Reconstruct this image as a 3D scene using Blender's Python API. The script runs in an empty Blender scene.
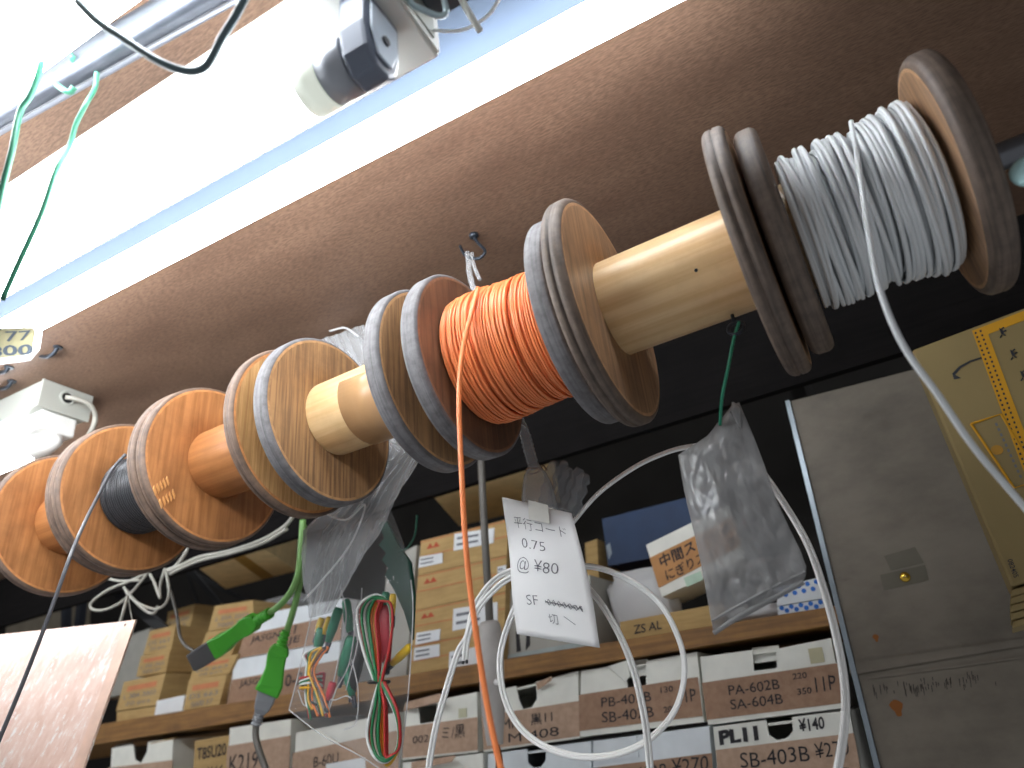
import bpy, bmesh, math, random
from mathutils import Vector, Matrix, noise

rnd = random.Random(11)
SC = bpy.context.scene
COL = SC.collection
PI = math.pi

# ------------------------------------------------------------------ camera frame
F = 683.0
CAMZ = 1.45
_R = Vector((-1387.0, 509.0, F))
_zx = -150.0
_zy = (F * F + 1387.0 * 150.0) / 509.0
XC = -_R.normalized()
ZC = Vector((_zx, -_zy, F)).normalized()
YC = ZC.cross(XC)
O = Vector((0, 0, CAMZ))


def c2w(d):
    return Vector((XC.dot(d), YC.dot(d), ZC.dot(d)))


def ray(u, v):
    return c2w(Vector(((u - 512) / F, (v - 384) / F, 1)))


def PY(u, v, y):
    r = ray(u, v)
    return O + r * (y / r.y)


def PZ(u, v, z):
    r = ray(u, v)
    return O + r * (z / r.z)


def PD(u, v, d):
    return O + ray(u, v) * d


def V(*a):
    return Vector(a)


ROD = V(-0.252, 0.456, 0.298 + CAMZ)      # a point of the rod axis; the rod runs along X
CEIL = 0.53                                # ceiling above the camera
SHELF = 1.0                                # front of the shelves


# ------------------------------------------------------------------ mesh builder
class MB:
    def __init__(s):
        s.v = []; s.f = []; s.m = []; s.s = []

    def add(s, vs, fs, mi=0, sm=False):
        b = len(s.v)
        s.v += [Vector(p) for p in vs]
        for q in fs:
            s.f.append([b + i for i in q]); s.m.append(mi); s.s.append(sm)

    def hexa(s, a, b, mi=0):
        # a, b: two corresponding quads
        s.add(list(a) + list(b), [(0, 1, 2, 3), (7, 6, 5, 4), (0, 4, 5, 1), (1, 5, 6, 2), (2, 6, 7, 3), (3, 7, 4, 0)], mi)

    def ext(s, poly, e, mi=0, sm=False):
        n = len(poly)
        poly = [Vector(p) for p in poly]
        s.add(poly + [p + e for p in poly],
              [tuple(range(n)), tuple(range(2 * n - 1, n - 1, -1))] + [(i, i + n, (i + 1) % n + n, (i + 1) % n) for i in range(n)], mi, sm)

    def box(s, p0, p1, mi=0):
        x0, y0, z0 = p0; x1, y1, z1 = p1
        s.hexa([V(x0, y0, z0), V(x1, y0, z0), V(x1, y0, z1), V(x0, y0, z1)],
               [V(x0, y1, z0), V(x1, y1, z0), V(x1, y1, z1), V(x0, y1, z1)], mi)

    def obox(s, c, ax, ay, az, mi=0):
        a = [c - ax - ay - az, c + ax - ay - az, c + ax - ay + az, c - ax - ay + az]
        b = [p + ay * 2 for p in a]
        s.hexa(a, b, mi)

    def tube(s, path, r, n=8, mi=0, caps=True, flat=None):
        # r: number or list; flat: (unit vector, factor) squashes the section along a direction
        P = [Vector(p) for p in path]
        m = len(P)
        rs = r if isinstance(r, (list, tuple)) else [r] * m
        t0 = (P[1] - P[0]).normalized()
        up = V(0, 0, 1) if abs(t0.z) < .9 else V(1, 0, 0)
        a = t0.cross(up).normalized()
        vs = []
        for i in range(m):
            t = (P[min(i + 1, m - 1)] - P[max(i - 1, 0)])
            if t.length < 1e-9: t = t0.copy()
            t.normalize()
            a = (a - t * a.dot(t))
            if a.length < 1e-6: a = t.orthogonal()
            a.normalize()
            b = t.cross(a)
            for k in range(n):
                q = 2 * PI * k / n
                vs.append(P[i] + (a * math.cos(q) + b * math.sin(q)) * rs[i])
        fs = []
        for i in range(m - 1):
            for k in range(n):
                fs.append((i * n + k, i * n + (k + 1) % n, (i + 1) * n + (k + 1) % n, (i + 1) * n + k))
        s.add(vs, fs, mi, True)
        if caps:
            b = len(s.v) - len(vs)
            s.f.append([b + k for k in range(n)][::-1]); s.m.append(mi); s.s.append(False)
            s.f.append([b + (m - 1) * n + k for k in range(n)]); s.m.append(mi); s.s.append(False)

    def lathe(s, prof, org, axis=V(1, 0, 0), n=64, mi=None, sm=True, closed=True):
        # prof: (along axis, radius[, material])
        axis = axis.normalized()
        a = axis.orthogonal().normalized() if abs(axis.x) < .999 else V(0, 1, 0)
        b = axis.cross(a)
        vs = []
        for p in prof:
            for k in range(n):
                q = 2 * PI * k / n
                vs.append(org + axis * p[0] + (a * math.cos(q) + b * math.sin(q)) * p[1])
        base = len(s.v)
        s.v += vs
        m = len(prof)
        for i in range(m - 1):
            w = prof[i][2] if len(prof[i]) > 2 else (mi or 0)
            for k in range(n):
                s.f.append([base + i * n + k, base + (i + 1) * n + k, base + (i + 1) * n + (k + 1) % n, base + i * n + (k + 1) % n])
                s.m.append(w); s.s.append(sm)
        if closed:
            s.f.append([base + k for k in range(n)]); s.m.append(mi or 0); s.s.append(False)
            s.f.append([base + (m - 1) * n + k for k in range(n)][::-1]); s.m.append(mi or 0); s.s.append(False)

    def grid(s, fn, nu, nv, mi=0):
        vs = [fn(i / nu, j / nv) for j in range(nv + 1) for i in range(nu + 1)]
        w = nu + 1
        s.add(vs, [(j * w + i, j * w + i + 1, (j + 1) * w + i + 1, (j + 1) * w + i) for j in range(nv) for i in range(nu)], mi, True)

    def ball(s, c, r, n=12, sc=V(1, 1, 1), mi=0):
        pr = [(-math.cos(PI * i / n), math.sin(PI * i / n)) for i in range(n + 1)]
        vs = []
        for z, q in pr:
            for k in range(2 * n):
                t = PI * k / n
                vs.append(V(c.x + r * sc.x * q * math.cos(t), c.y + r * sc.y * q * math.sin(t), c.z + r * sc.z * z))
        m = 2 * n
        s.add(vs, [(i * m + k, i * m + (k + 1) % m, (i + 1) * m + (k + 1) % m, (i + 1) * m + k) for i in range(n) for k in range(m)], mi, True)

    def build(s, name, mats, parent=None, org=None, bevel=0, recalc=True):
        if not isinstance(mats, (list, tuple)): mats = [mats]
        if parent is not None:
            r = parent
            while r.parent is not None: r = r.parent
            o0 = Vector(r.location)
        else:
            if org is None:
                lo = [min(p[i] for p in s.v) for i in range(3)]; hi = [max(p[i] for p in s.v) for i in range(3)]
                org = V((lo[0] + hi[0]) / 2, (lo[1] + hi[1]) / 2, lo[2])
            o0 = Vector(org)
        me = bpy.data.meshes.new(name)
        me.from_pydata([tuple(p - o0) for p in s.v], [], s.f)
        for i, p in enumerate(me.polygons):
            p.material_index = s.m[i]; p.use_smooth = s.s[i]
        for m in mats: me.materials.append(m)
        if recalc:
            bm = bmesh.new(); bm.from_mesh(me)
            bmesh.ops.recalc_face_normals(bm, faces=bm.faces)
            bm.to_mesh(me); bm.free()
        o = bpy.data.objects.new(name, me)
        COL.objects.link(o)
        if parent is not None: o.parent = parent
        else: o.location = o0
        if bevel:
            md = o.modifiers.new('edge', 'BEVEL'); md.width = bevel; md.segments = 2; md.limit_method = 'ANGLE'
        return o


def tag(o, label, cat, group=None, kind=None):
    o['label'] = label; o['category'] = cat
    if group: o['group'] = group
    if kind: o['kind'] = kind
    return o


def thing(name, label, cat, loc, group=None):
    o = bpy.data.objects.new(name, None)
    COL.objects.link(o)
    o.empty_display_size = .02
    o.location = loc
    return tag(o, label, cat, group)


def struct(o, label, cat):
    return tag(o, label, cat, kind='structure')


def spline(pts, n=8):
    P = [Vector(p) for p in pts]
    P = [P[0] * 2 - P[1]] + P + [P[-1] * 2 - P[-2]]
    out = []
    for i in range(1, len(P) - 2):
        a, b, c, d = P[i - 1:i + 3]
        for k in range(n):
            t = k / n
            out.append(.5 * ((2 * b) + (c - a) * t + (2 * a - 5 * b + 4 * c - d) * t * t + (3 * b - a - 3 * c + d) * t ** 3))
    out.append(P[-2])
    return out


def pxs(pts, y=None, n=8):
    """smooth path through picture points (u, v[, y]) on the depth plane y"""
    return spline([PY(p[0], p[1], p[2] if len(p) > 2 else y) for p in pts], n)


# ------------------------------------------------------------------ materials
def srgb(r, g, b):
    f = lambda c: c / 12.92 if c <= .04045 else ((c + .055) / 1.055) ** 2.4
    return (f(r / 255), f(g / 255), f(b / 255), 1)


def nodemat(name):
    m = bpy.data.materials.new(name); m.use_nodes = True
    nt = m.node_tree
    return m, nt, nt.nodes['Principled BSDF']


def mapped(nt, scale=(1, 1, 1), rot=(0, 0, 0), loc=(0, 0, 0)):
    tc = nt.nodes.new('ShaderNodeTexCoord'); mp = nt.nodes.new('ShaderNodeMapping')
    nt.links.new(tc.outputs['Object'], mp.inputs[0])
    mp.inputs['Scale'].default_value = scale; mp.inputs['Rotation'].default_value = rot; mp.inputs['Location'].default_value = loc
    return mp.outputs[0]


def noisetex(nt, vec, scale, detail=4, rough=.55):
    n = nt.nodes.new('ShaderNodeTexNoise')
    n.inputs['Scale'].default_value = scale; n.inputs['Detail'].default_value = detail; n.inputs['Roughness'].default_value = rough
    nt.links.new(vec, n.inputs['Vector'])
    return n.outputs['Fac']


def ramp(nt, fac, stops):
    r = nt.nodes.new('ShaderNodeValToRGB')
    el = r.color_ramp.elements
    while len(el) > len(stops): el.remove(el[-1])
    while len(el) < len(stops): el.new(.5)
    for e, (p, c) in zip(el, stops):
        e.position = p; e.color = c
    nt.links.new(fac, r.inputs[0])
    return r.outputs[0]


def mix(nt, fac, a, b, mode='MIX'):
    m = nt.nodes.new('ShaderNodeMix'); m.data_type = 'RGBA'; m.blend_type = mode
    for k, x in ((0, fac), (6, a), (7, b)):
        if hasattr(x, 'links') or hasattr(x, 'is_linked'): nt.links.new(x, m.inputs[k])
        else: m.inputs[k].default_value = x
    return m.outputs[2]


def bump(nt, bs, h, strength=.3, dist=.001):
    b = nt.nodes.new('ShaderNodeBump')
    b.inputs['Strength'].default_value = strength; b.inputs['Distance'].default_value = dist
    nt.links.new(h, b.inputs['Height']); nt.links.new(b.outputs[0], bs.inputs['Normal'])


def plain(name, c, rough=.6, metal=0, var=.12, scale=30, spec=.5, bmp=0):
    m, nt, bs = nodemat(name)
    v = mapped(nt)
    n = noisetex(nt, v, scale)
    d = tuple(x * (1 - var) for x in c[:3]) + (1,)
    e = tuple(min(1, x * (1 + var)) for x in c[:3]) + (1,)
    nt.links.new(ramp(nt, n, [(.3, d), (.7, e)]), bs.inputs['Base Color'])
    bs.inputs['Roughness'].default_value = rough; bs.inputs['Metallic'].default_value = metal
    bs.inputs['Specular IOR Level'].default_value = spec
    if bmp: bump(nt, bs, noisetex(nt, v, scale * 4), bmp)
    return m


def wood(name, c1, c2, dirt, stretch, scale=1.0, rot=(0, 0, 0), rough=.45, dirtamt=.5, bmp=.25, loc=(0, 0, 0), spec=.5):
    """grain runs along the axis with the small stretch value"""
    m, nt, bs = nodemat(name)
    v = mapped(nt, stretch, rot, loc)
    g = noisetex(nt, v, scale, 5, .6)
    col = ramp(nt, g, [(.38, c2), (.6, c1)])
    v2 = mapped(nt, (1, 1, 1), (0, 0, 0), (loc[0] + 3, loc[1], loc[2]))
    d = noisetex(nt, v2, 22, 5, .65)
    df = ramp(nt, d, [(.45, (0, 0, 0, 1)), (.75, (dirtamt,) * 3 + (1,))])
    nt.links.new(mix(nt, df, col, dirt), bs.inputs['Base Color'])
    bs.inputs['Roughness'].default_value = rough
    bs.inputs['Specular IOR Level'].default_value = spec
    bump(nt, bs, g, bmp, .0008)
    return m


def film(name, tint, clear, rough=.12, wr=60, gloss=.5, wt=.35):
    """thin plastic film: partly clear, partly milky, glossy wrinkles"""
    m, nt, bs = nodemat(name)
    out = nt.nodes['Material Output']
    bs.inputs['Base Color'].default_value = tint
    bs.inputs['Roughness'].default_value = rough
    bs.inputs['Specular IOR Level'].default_value = gloss
    v = mapped(nt)
    n = noisetex(nt, v, wr, 3)
    bump(nt, bs, n, .4, .003)
    tr = nt.nodes.new('ShaderNodeBsdfTransparent')
    tr.inputs[0].default_value = (.97, .97, .97, 1)
    mx = nt.nodes.new('ShaderNodeMixShader')
    lw = nt.nodes.new('ShaderNodeLayerWeight'); lw.inputs[0].default_value = .35
    ma = nt.nodes.new('ShaderNodeMath'); ma.operation = 'MULTIPLY_ADD'
    ma.inputs[1].default_value = wt; ma.inputs[2].default_value = 1 - clear; ma.use_clamp = True
    nt.links.new(lw.outputs['Facing'], ma.inputs[0])
    nt.links.new(ma.outputs[0], mx.inputs[0])
    nt.links.new(tr.outputs[0], mx.inputs[1]); nt.links.new(bs.outputs[0], mx.inputs[2])
    nt.links.new(mx.outputs[0], out.inputs['Surface'])
    return m


def emit(name, c, s):
    m, nt, bs = nodemat(name)
    bs.inputs['Base Color'].default_value = c
    bs.inputs['Emission Color'].default_value = c; bs.inputs['Emission Strength'].default_value = s
    return m


# ceiling veneer
def ceiling_mat():
    m, nt, bs = nodemat('brown veneer')
    v = mapped(nt, (14, 60, 60), (0, 0, math.radians(-12)))
    g = noisetex(nt, v, 9, 4, .55)
    v2 = mapped(nt, (3, 8, 8))
    b = noisetex(nt, v2, 2, 4)
    c = ramp(nt, g, [(.35, srgb(100, 79, 65)), (.65, srgb(128, 102, 84))])
    c = mix(nt, ramp(nt, b, [(.35, (0, 0, 0, 1)), (.75, (.55,) * 3 + (1,))]), c, srgb(82, 62, 51))
    nt.links.new(c, bs.inputs['Base Color'])
    bs.inputs['Roughness'].default_value = .55
    bs.inputs['Specular IOR Level'].default_value = .25
    bump(nt, bs, g, .25, .001)
    return m


M = {}
M['ceiling'] = ceiling_mat()
M['tube'] = emit('glowing tube', (.92, .96, 1, 1), 23)
M['tube_end'] = emit('dim glowing tube end', srgb(214, 220, 208), .6)
M['lampwhite'] = plain('white lamp enamel', srgb(226, 226, 220), .4, 0, .05, 8)
M['lampgrey'] = plain('grey lamp enamel', srgb(176, 178, 170), .45, 0, .06, 10)
M['socket'] = plain('grey lamp holder', srgb(112, 120, 136), .4, 0, .06)
M['dark'] = plain('dark plastic', srgb(40, 42, 48), .45, 0, .2)
M['black'] = plain('black', srgb(26, 26, 28), .4, 0, .2)
M['steel'] = plain('galvanised pipe', srgb(98, 102, 112), .36, .9, .15, 60, bmp=.1)
M['darksteel'] = plain('dark polished rod', srgb(120, 122, 128), .28, .6, .12, 40)
M['hook'] = plain('black iron', srgb(44, 50, 58), .4, .5, .2)
M['green'] = plain('green wire', srgb(54, 116, 92), .4, 0, .08)
M['greenwire2'] = plain('dark green wire', srgb(30, 128, 98), .4, 0, .1)
M['orangewire'] = plain('orange wire', srgb(238, 136, 80), .4, 0, .06, 20)
M['greywire'] = plain('grey wire', srgb(222, 226, 228), .4, 0, .06, 20)
M['blackwire'] = plain('black wire', srgb(52, 54, 58), .35, 0, .1)
M['whitecord'] = plain('white cord', srgb(250, 250, 248), .35, 0, .01)
M['paper'] = plain('paper', srgb(236, 236, 236), .8, 0, .02, 12)
M['ink'] = plain('pencil ink', srgb(104, 104, 112), .8)
M['marker'] = plain('black marker', srgb(38, 36, 40), .7)
M['navy'] = plain('navy marker', srgb(40, 42, 66), .7)
M['kraft'] = wood('kraft board', srgb(184, 156, 134), srgb(172, 144, 122), srgb(152, 124, 104), (40, 4, 40), 3, rough=.85, dirtamt=.4, bmp=.1)
M['kraft2'] = wood('yellow kraft board', srgb(184, 154, 102), srgb(172, 142, 92), srgb(152, 122, 80), (6, 6, 60), 3, rough=.85, dirtamt=.4, bmp=.1)
M['kraft3'] = wood('dark kraft board', srgb(164, 132, 108), srgb(152, 120, 98), srgb(132, 104, 84), (40, 4, 40), 3, rough=.85, dirtamt=.4, bmp=.1)
M['whiteboard'] = plain('white carton board', srgb(230, 230, 221), .75, 0, .07, 25)
M['whiteblue'] = plain('bluish white carton', srgb(220, 226, 230), .75, 0, .06, 25)
M['greyboard'] = plain('grey carton board', srgb(168, 166, 158), .8, 0, .08, 25)
M['red'] = plain('red print', srgb(176, 78, 50), .8)
M['redfaint'] = plain('faint red print', srgb(190, 120, 80), .8)
M['sticker'] = plain('white sticker', srgb(222, 224, 226), .6, 0, .03)
M['print'] = plain('grey print', srgb(110, 112, 118), .8)
M['shelfwood'] = wood('brown shelf board', srgb(150, 108, 54), srgb(122, 84, 42), srgb(88, 60, 32), (3, 60, 60), 3, rough=.5)
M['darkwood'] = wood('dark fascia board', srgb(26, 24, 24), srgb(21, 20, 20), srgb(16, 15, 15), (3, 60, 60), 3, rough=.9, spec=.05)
M['wall'] = plain('grey wall', srgb(56, 54, 52), .9, 0, .15, 6, .1)
M['panel'] = None
M['tape'] = plain('aged tape', srgb(92, 87, 73), .35, 0, .08)
M['brass'] = plain('brass', srgb(214, 176, 72), .25, 1, .1)
M['yellow'] = plain('yellow print', srgb(206, 150, 24), .75, 0, .06)
M['carton'] = plain('large carton kraft', srgb(140, 122, 80), .8, 0, .05, 14)
M['cartonside'] = M['carton']
M['bluebox'] = plain('blue carton', srgb(20, 48, 84), .6, 0, .1)
M['bluedot'] = plain('blue dots', srgb(40, 110, 200), .6)
M['plug'] = plain('green plug', srgb(70, 168, 44), .4, 0, .06)
M['plugcord'] = plain('green cord', srgb(122, 170, 96), .45, 0, .08)
M['plugface'] = plain('dark plug face', srgb(80, 80, 82), .5, 0, .12)
M['greyplug'] = plain('grey connector', srgb(132, 134, 138), .45, 0, .06)
M['cable'] = plain('grey cable', srgb(170, 168, 158), .5, 0, .08)
M['greycable'] = plain('dark grey cable', srgb(96, 92, 86), .5, 0, .1)
M['cream'] = plain('cream print field', srgb(146, 140, 108), .6)
M['cyan'] = plain('pale cyan plastic', srgb(186, 226, 228), .35, 0, .04)
M['film_clear'] = film('clear film', (.8, .82, .83, 1), .965, .08, 45, wt=.14)
M['film_milky'] = film('milky film', (.55, .56, .57, 1), .72, .2, 40)
M['film_grey'] = film('dusty film', (.28, .28, .28, 1), .43, .22, 34, .7, wt=.3)
M['film_white'] = film('white film', (.85, .85, .86, 1), .45, .2, 60)
M['bubble'] = film('bubble film', (.5, .52, .54, 1), .82, .06, 260, 1)


def panel_mat():
    m, nt, bs = nodemat('soiled grey steel')
    v = mapped(nt, (5, 5, 9))
    a = noisetex(nt, v, 1.2, 6, .65)
    c = ramp(nt, a, [(.3, srgb(90, 83, 73)), (.55, srgb(116, 108, 96)), (.8, srgb(128, 120, 107))])
    v2 = mapped(nt, (14, 14, 30), loc=(2, 0, 1))
    b = noisetex(nt, v2, 1.1, 5, .7)
    c = mix(nt, ramp(nt, b, [(.62, (0, 0, 0, 1)), (.8, (.6,) * 3 + (1,))]), c, srgb(50, 45, 40))
    nt.links.new(c, bs.inputs['Base Color'])
    bs.inputs['Roughness'].default_value = .6
    bs.inputs['Metallic'].default_value = .1
    return m


def copper_mat():
    m, nt, bs = nodemat('scuffed copper sheet')
    v = mapped(nt, (30, 30, 9))
    a = noisetex(nt, v, 2, 6, .7)
    c = ramp(nt, a, [(.35, srgb(222, 184, 166)), (.58, srgb(236, 206, 192)), (.68, srgb(252, 248, 244))])
    v3 = mapped(nt, (120, 120, 10))
    k = noisetex(nt, v3, 1, 4, .75)
    c = mix(nt, ramp(nt, k, [(.56, (0, 0, 0, 1)), (.64, (.85,) * 3 + (1,))]), c, srgb(252, 250, 248))
    nt.links.new(c, bs.inputs['Base Color'])
    nt.links.new(ramp(nt, a, [(.4, (.5,) * 3 + (1,)), (.7, (.28,) * 3 + (1,))]), bs.inputs['Roughness'])
    bs.inputs['Metallic'].default_value = .3
    w = nt.nodes.new('ShaderNodeTexWave'); w.bands_direction = 'Z'; w.inputs['Scale'].default_value = 120
    nt.links.new(mapped(nt), w.inputs[0])
    bump(nt, bs, w.outputs['Fac'], .12, .0005)
    return m


M['panel'] = panel_mat()
M['copper'] = copper_mat()


def rim_mat(name, c1, c2):
    """edge of a plywood disc: plies across the thickness (local X), scuffed grey"""
    m, nt, bs = nodemat(name)
    v = mapped(nt, (420, 14, 14))
    a = noisetex(nt, v, 1, 3, .6)
    c = ramp(nt, a, [(.3, c2), (.6, c1)])
    v2 = mapped(nt, (60, 60, 60))
    b = noisetex(nt, v2, 2, 5, .7)
    c = mix(nt, ramp(nt, b, [(.4, (0, 0, 0, 1)), (.75, (.6,) * 3 + (1,))]), c, srgb(56, 50, 48))
    nt.links.new(c, bs.inputs['Base Color'])
    bs.inputs['Roughness'].default_value = .6
    bump(nt, bs, b, .4, .001)
    return m


# ------------------------------------------------------------------ writing
def text_geo(s, bold=0.0):
    cu = bpy.data.curves.new('t', 'FONT'); cu.body = s; cu.resolution_u = 3; cu.offset = bold
    o = bpy.data.objects.new('t', cu); COL.objects.link(o)
    dg = bpy.context.evaluated_depsgraph_get()
    me = bpy.data.meshes.new_from_object(o.evaluated_get(dg))
    vs = [v.co.copy() for v in me.vertices]; fs = [list(p.vertices) for p in me.polygons]
    bpy.data.objects.remove(o); bpy.data.curves.remove(cu); bpy.data.meshes.remove(me)
    return vs, fs


def write(mb, s, fn, a0, a1, b0, b1, bold=0.0, slant=0.0, mi=0, wob=0.035):
    """letters of s fitted into the rectangle a0..a1 x b0..b1 of the surface fn(a, b); b runs upward"""
    vs, fs = text_geo(s, bold)
    if not vs: return
    x0 = min(v.x for v in vs); x1 = max(v.x for v in vs); y0 = min(v.y for v in vs); y1 = max(v.y for v in vs)
    out = []
    for v in vs:
        x = (v.x - x0) / max(1e-6, x1 - x0); y = (v.y - y0) / max(1e-6, y1 - y0)
        y += wob * math.sin(x * 17 + len(s)); x += slant * (y - .5) / max(2, len(s))
        out.append(fn(a0 + (a1 - a0) * x, b0 + (b1 - b0) * y))
    mb.add(out, fs, mi)


def quadfn(q, y, off=.0012):
    """bilinear surface over a picture quad TL, TR, BR, BL on depth y; a to the right, b up"""
    tl, tr, br, bl = [PY(p[0], p[1], y) - V(0, off, 0) for p in q]
    return lambda a, b: (bl * (1 - a) + br * a) * (1 - b) + (tl * (1 - a) + tr * a) * b


# ------------------------------------------------------------------ room shell
def slab(name, p0, p1, mat, label, cat):
    mb = MB(); mb.box(p0, p1)
    return struct(mb.build(name, mat), label, cat)


cz = CAMZ + CEIL
slab('ceiling', (-3.0, -.9, cz), (1.6, .955, cz + .02), M['ceiling'], 'brown wood veneer ceiling board above the spools', 'ceiling')
slab('wall_back', (-3.2, 1.62, .2), (1.8, 1.66, cz + .3), M['wall'], 'dark wall behind the shelves', 'wall')
slab('wall_left', (-3.24, .9, .2), (-3.2, 1.66, cz + .3), M['wall'], 'dark wall at the far end of the shelves', 'wall')
# dark board under the rear edge of the ceiling
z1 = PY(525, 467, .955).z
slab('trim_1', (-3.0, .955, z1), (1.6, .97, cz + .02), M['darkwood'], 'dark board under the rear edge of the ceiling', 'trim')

# ------------------------------------------------------------------ shelf boards
def shelf_board(name, tl, tr, br, bl, label):
    mb = MB()
    a = [PY(p[0], p[1], SHELF - .012) for p in (tl, tr, br, bl)]
    e = V(0, .5, 0)
    mb.ext(a, e)
    o = mb.build(name, M['shelfwood'], bevel=.0015)
    return tag(o, label, 'shelf')


shelf_board('shelf_board', (-160, 766), (846, 604), (852, 622), (-160, 786), 'brown wooden shelf board between the two tiers of cartons')


def board_z(x):
    # top of the shelf board at world x
    a = PY(-160, 766, SHELF - .012); b = PY(846, 604, SHELF - .012)
    return a.z + (b.z - a.z) * (x - a.x) / (b.x - a.x)


# ------------------------------------------------------------------ cartons
def carton(name, label, q, y, depth, mat, poly=None, band=None, bandmat=None, bandlabel=None, texts=(), texts_on_body=(), group=None,
           cat='box', extra=None, open_top=False):
    """q: TL, TR, BR, BL of the front in the picture. poly: outline of the front when it has notches."""
    f4 = [PY(p[0], p[1], y) for p in q]
    for k in (2, 3):
        if .055 < f4[k].z - CAMZ < .17 and f4[k].z < board_z(f4[k].x) + .0015: f4[k].z = board_z(f4[k].x) + .0015
    root = thing(name, label, cat, (f4[2] + f4[3]) / 2 + V(0, depth / 2, 0), group)
    mb = MB()
    e = V(0, depth, 0)
    if poly is None and not open_top:
        mb.ext(f4, e)
    else:
        t = V(0, .0025, 0)
        mb.ext([PY(p[0], p[1], y) for p in (poly or q)], t)
        tl, tr, br, bl = [p + t * 1.02 for p in f4]
        d = e - t * 1.04
        tx = (tr - tl).normalized() * .003; tz = V(0, 0, .003)
        mb.ext([tl, tl + tx, bl + tx, bl], d)              # left wall
        mb.ext([tr - tx, tr, br, br - tx], d)              # right wall
        mb.ext([bl + tx * 1.05 + tz, br - tx * 1.05 + tz, br - tx * 1.05, bl + tx * 1.05], d)      # bottom
        mb.ext([tl + tx * 1.05 + d * .96, tr - tx * 1.05 + d * .96, br - tx * 1.05 + d * .96 + tz, bl + tx * 1.05 + d * .96 + tz], d * .04)
        if not open_top:
            dn = V(0, 0, -.0035)
            mb.ext([tl + tx * 1.05 + dn, tr - tx * 1.05 + dn, tr - tx * 1.05 + dn - tz, tl + tx * 1.05 + dn - tz], d * .95)
    body = mb.build('carton_body', mat, root)
    if texts_on_body:
        fn = quadfn(q, y, .0012); w = MB()
        for t in texts_on_body: write(w, t[0], fn, *t[1:5], bold=t[5] if len(t) > 5 else .01)
        w.build('handwriting', M['marker'], body)
    if band:
        b = MB()
        b.ext([PY(p[0], p[1], y) + V(0, -.0002, 0) for p in band], V(0, -.0012, 0))
        bo = b.build('label_band', bandmat or M['kraft3'], root)
        if bandlabel: bo['label'] = bandlabel
        if texts:
            fn = quadfn(band, y, .0022); w = MB()
            for t in texts: write(w, t[0], fn, *t[1:5], bold=t[5] if len(t) > 5 else .0)
            w.build('handwriting', M['marker'], bo)
    if extra: extra(root, body)
    return root


def px_part(name, mat, parent, poly, y, off=.0003, th=.001, label=None, bevel=0):
    """a thin plate over a front at depth y"""
    mb = MB()
    mb.ext([PY(p[0], p[1], y) - V(0, off, 0) for p in poly], V(0, -th, 0))
    o = mb.build(name, mat, parent)
    if label: o['label'] = label
    return o


def torn_flap(parent, pts, mat, y):
    """a bent flap of board: pts are picture points with their own depth"""
    mb = MB()
    P = [PY(*p) for p in pts]
    mb.ext(P, V(0, -.0012, .0012))
    return mb.build('torn_flap', mat, parent)


S = SHELF
g_low = 'cartons with a brown paper band on the lower shelf tier'
# lower tier, from the right
carton('carton', 'white carton with brown band reading PA-602B SA-604B, beside the grey steel panel',
       [(700, 657), (831, 638), (844, 708), (708, 725)], S, .2, M['whiteboard'],
       poly=[(700, 657), (752, 650), (754, 671), (777, 668), (776, 649), (831, 638), (844, 708), (708, 725)],
       band=[(702, 683), (838, 663), (843, 703), (707, 720)], bandmat=M['kraft3'],
       texts=[('PA-602B', .20, .58, .56, .82), ('SA-604B', .20, .59, .18, .44), ('220', .68, .78, .74, .9, .01), ('350', .70, .80, .34, .5, .01), ('11P', .83, .97, .35, .72)],
       extra=lambda r, b: (px_part('tape_patch', plain('old masking tape', srgb(188, 182, 150), .7), r, [(808, 649), (822, 647), (825, 662), (811, 664)], S),
                           px_part('inner_flap', M['whiteboard'], r, [(752, 648), (779, 645), (780, 660), (753, 664)], S + .012)),
       group=g_low)
carton('carton', 'white carton with brown band reading PB-402B SB-402B, behind the white cord loop',
       [(581, 671), (697, 652), (704, 722), (580, 737)], S + .004, .2, M['whiteboard'],
       poly=[(581, 671), (624, 664), (628, 688), (646, 686), (646, 661), (697, 652), (704, 722), (580, 737)],
       band=[(579, 695), (698, 677), (703, 716), (580, 731)], bandmat=M['kraft3'],
       texts=[('PB-402B', .20, .62, .56, .82), ('SB-402B', .20, .63, .14, .42), ('130', .70, .80, .72, .88, .01), ('200', .71, .81, .2, .36, .01), ('11P', .84, .97, .4, .72)],
       extra=lambda r, b: (torn_flap(r, [(609, 667, S - .002), (628, 661, S - .006), (630, 676, S - .004), (626, 682, S)], M['whiteboard'], S),
                           px_part('inner_flap', M['whiteboard'], r, [(622, 662), (648, 659), (648, 675), (624, 679)], S + .016)),
       group=g_low)
carton('carton', 'white carton with torn thumb hole and band reading MK, right of the inline switch',
       [(483, 693), (578, 671), (580, 738), (484, 752)], S + .006, .2, M['whiteboard'],
       poly=[(483, 693), (516, 686), (519, 700), (523, 709), (532, 707), (537, 699), (536, 682), (578, 671), (580, 738), (484, 752)],
       band=[(482, 716), (579, 701), (580, 736), (484, 750)], bandmat=M['kraft'],
       texts=[('MK', .22, .40, .5, .8), ('黒11', .52, .74, .5, .84), ('1M 408', .2, .8, .1, .36)],
       extra=lambda r, b: torn_flap(r, [(536, 684, S), (552, 677, S - .006), (551, 681, S - .006), (538, 690, S)], M['kraft'], S), group=g_low)
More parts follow.
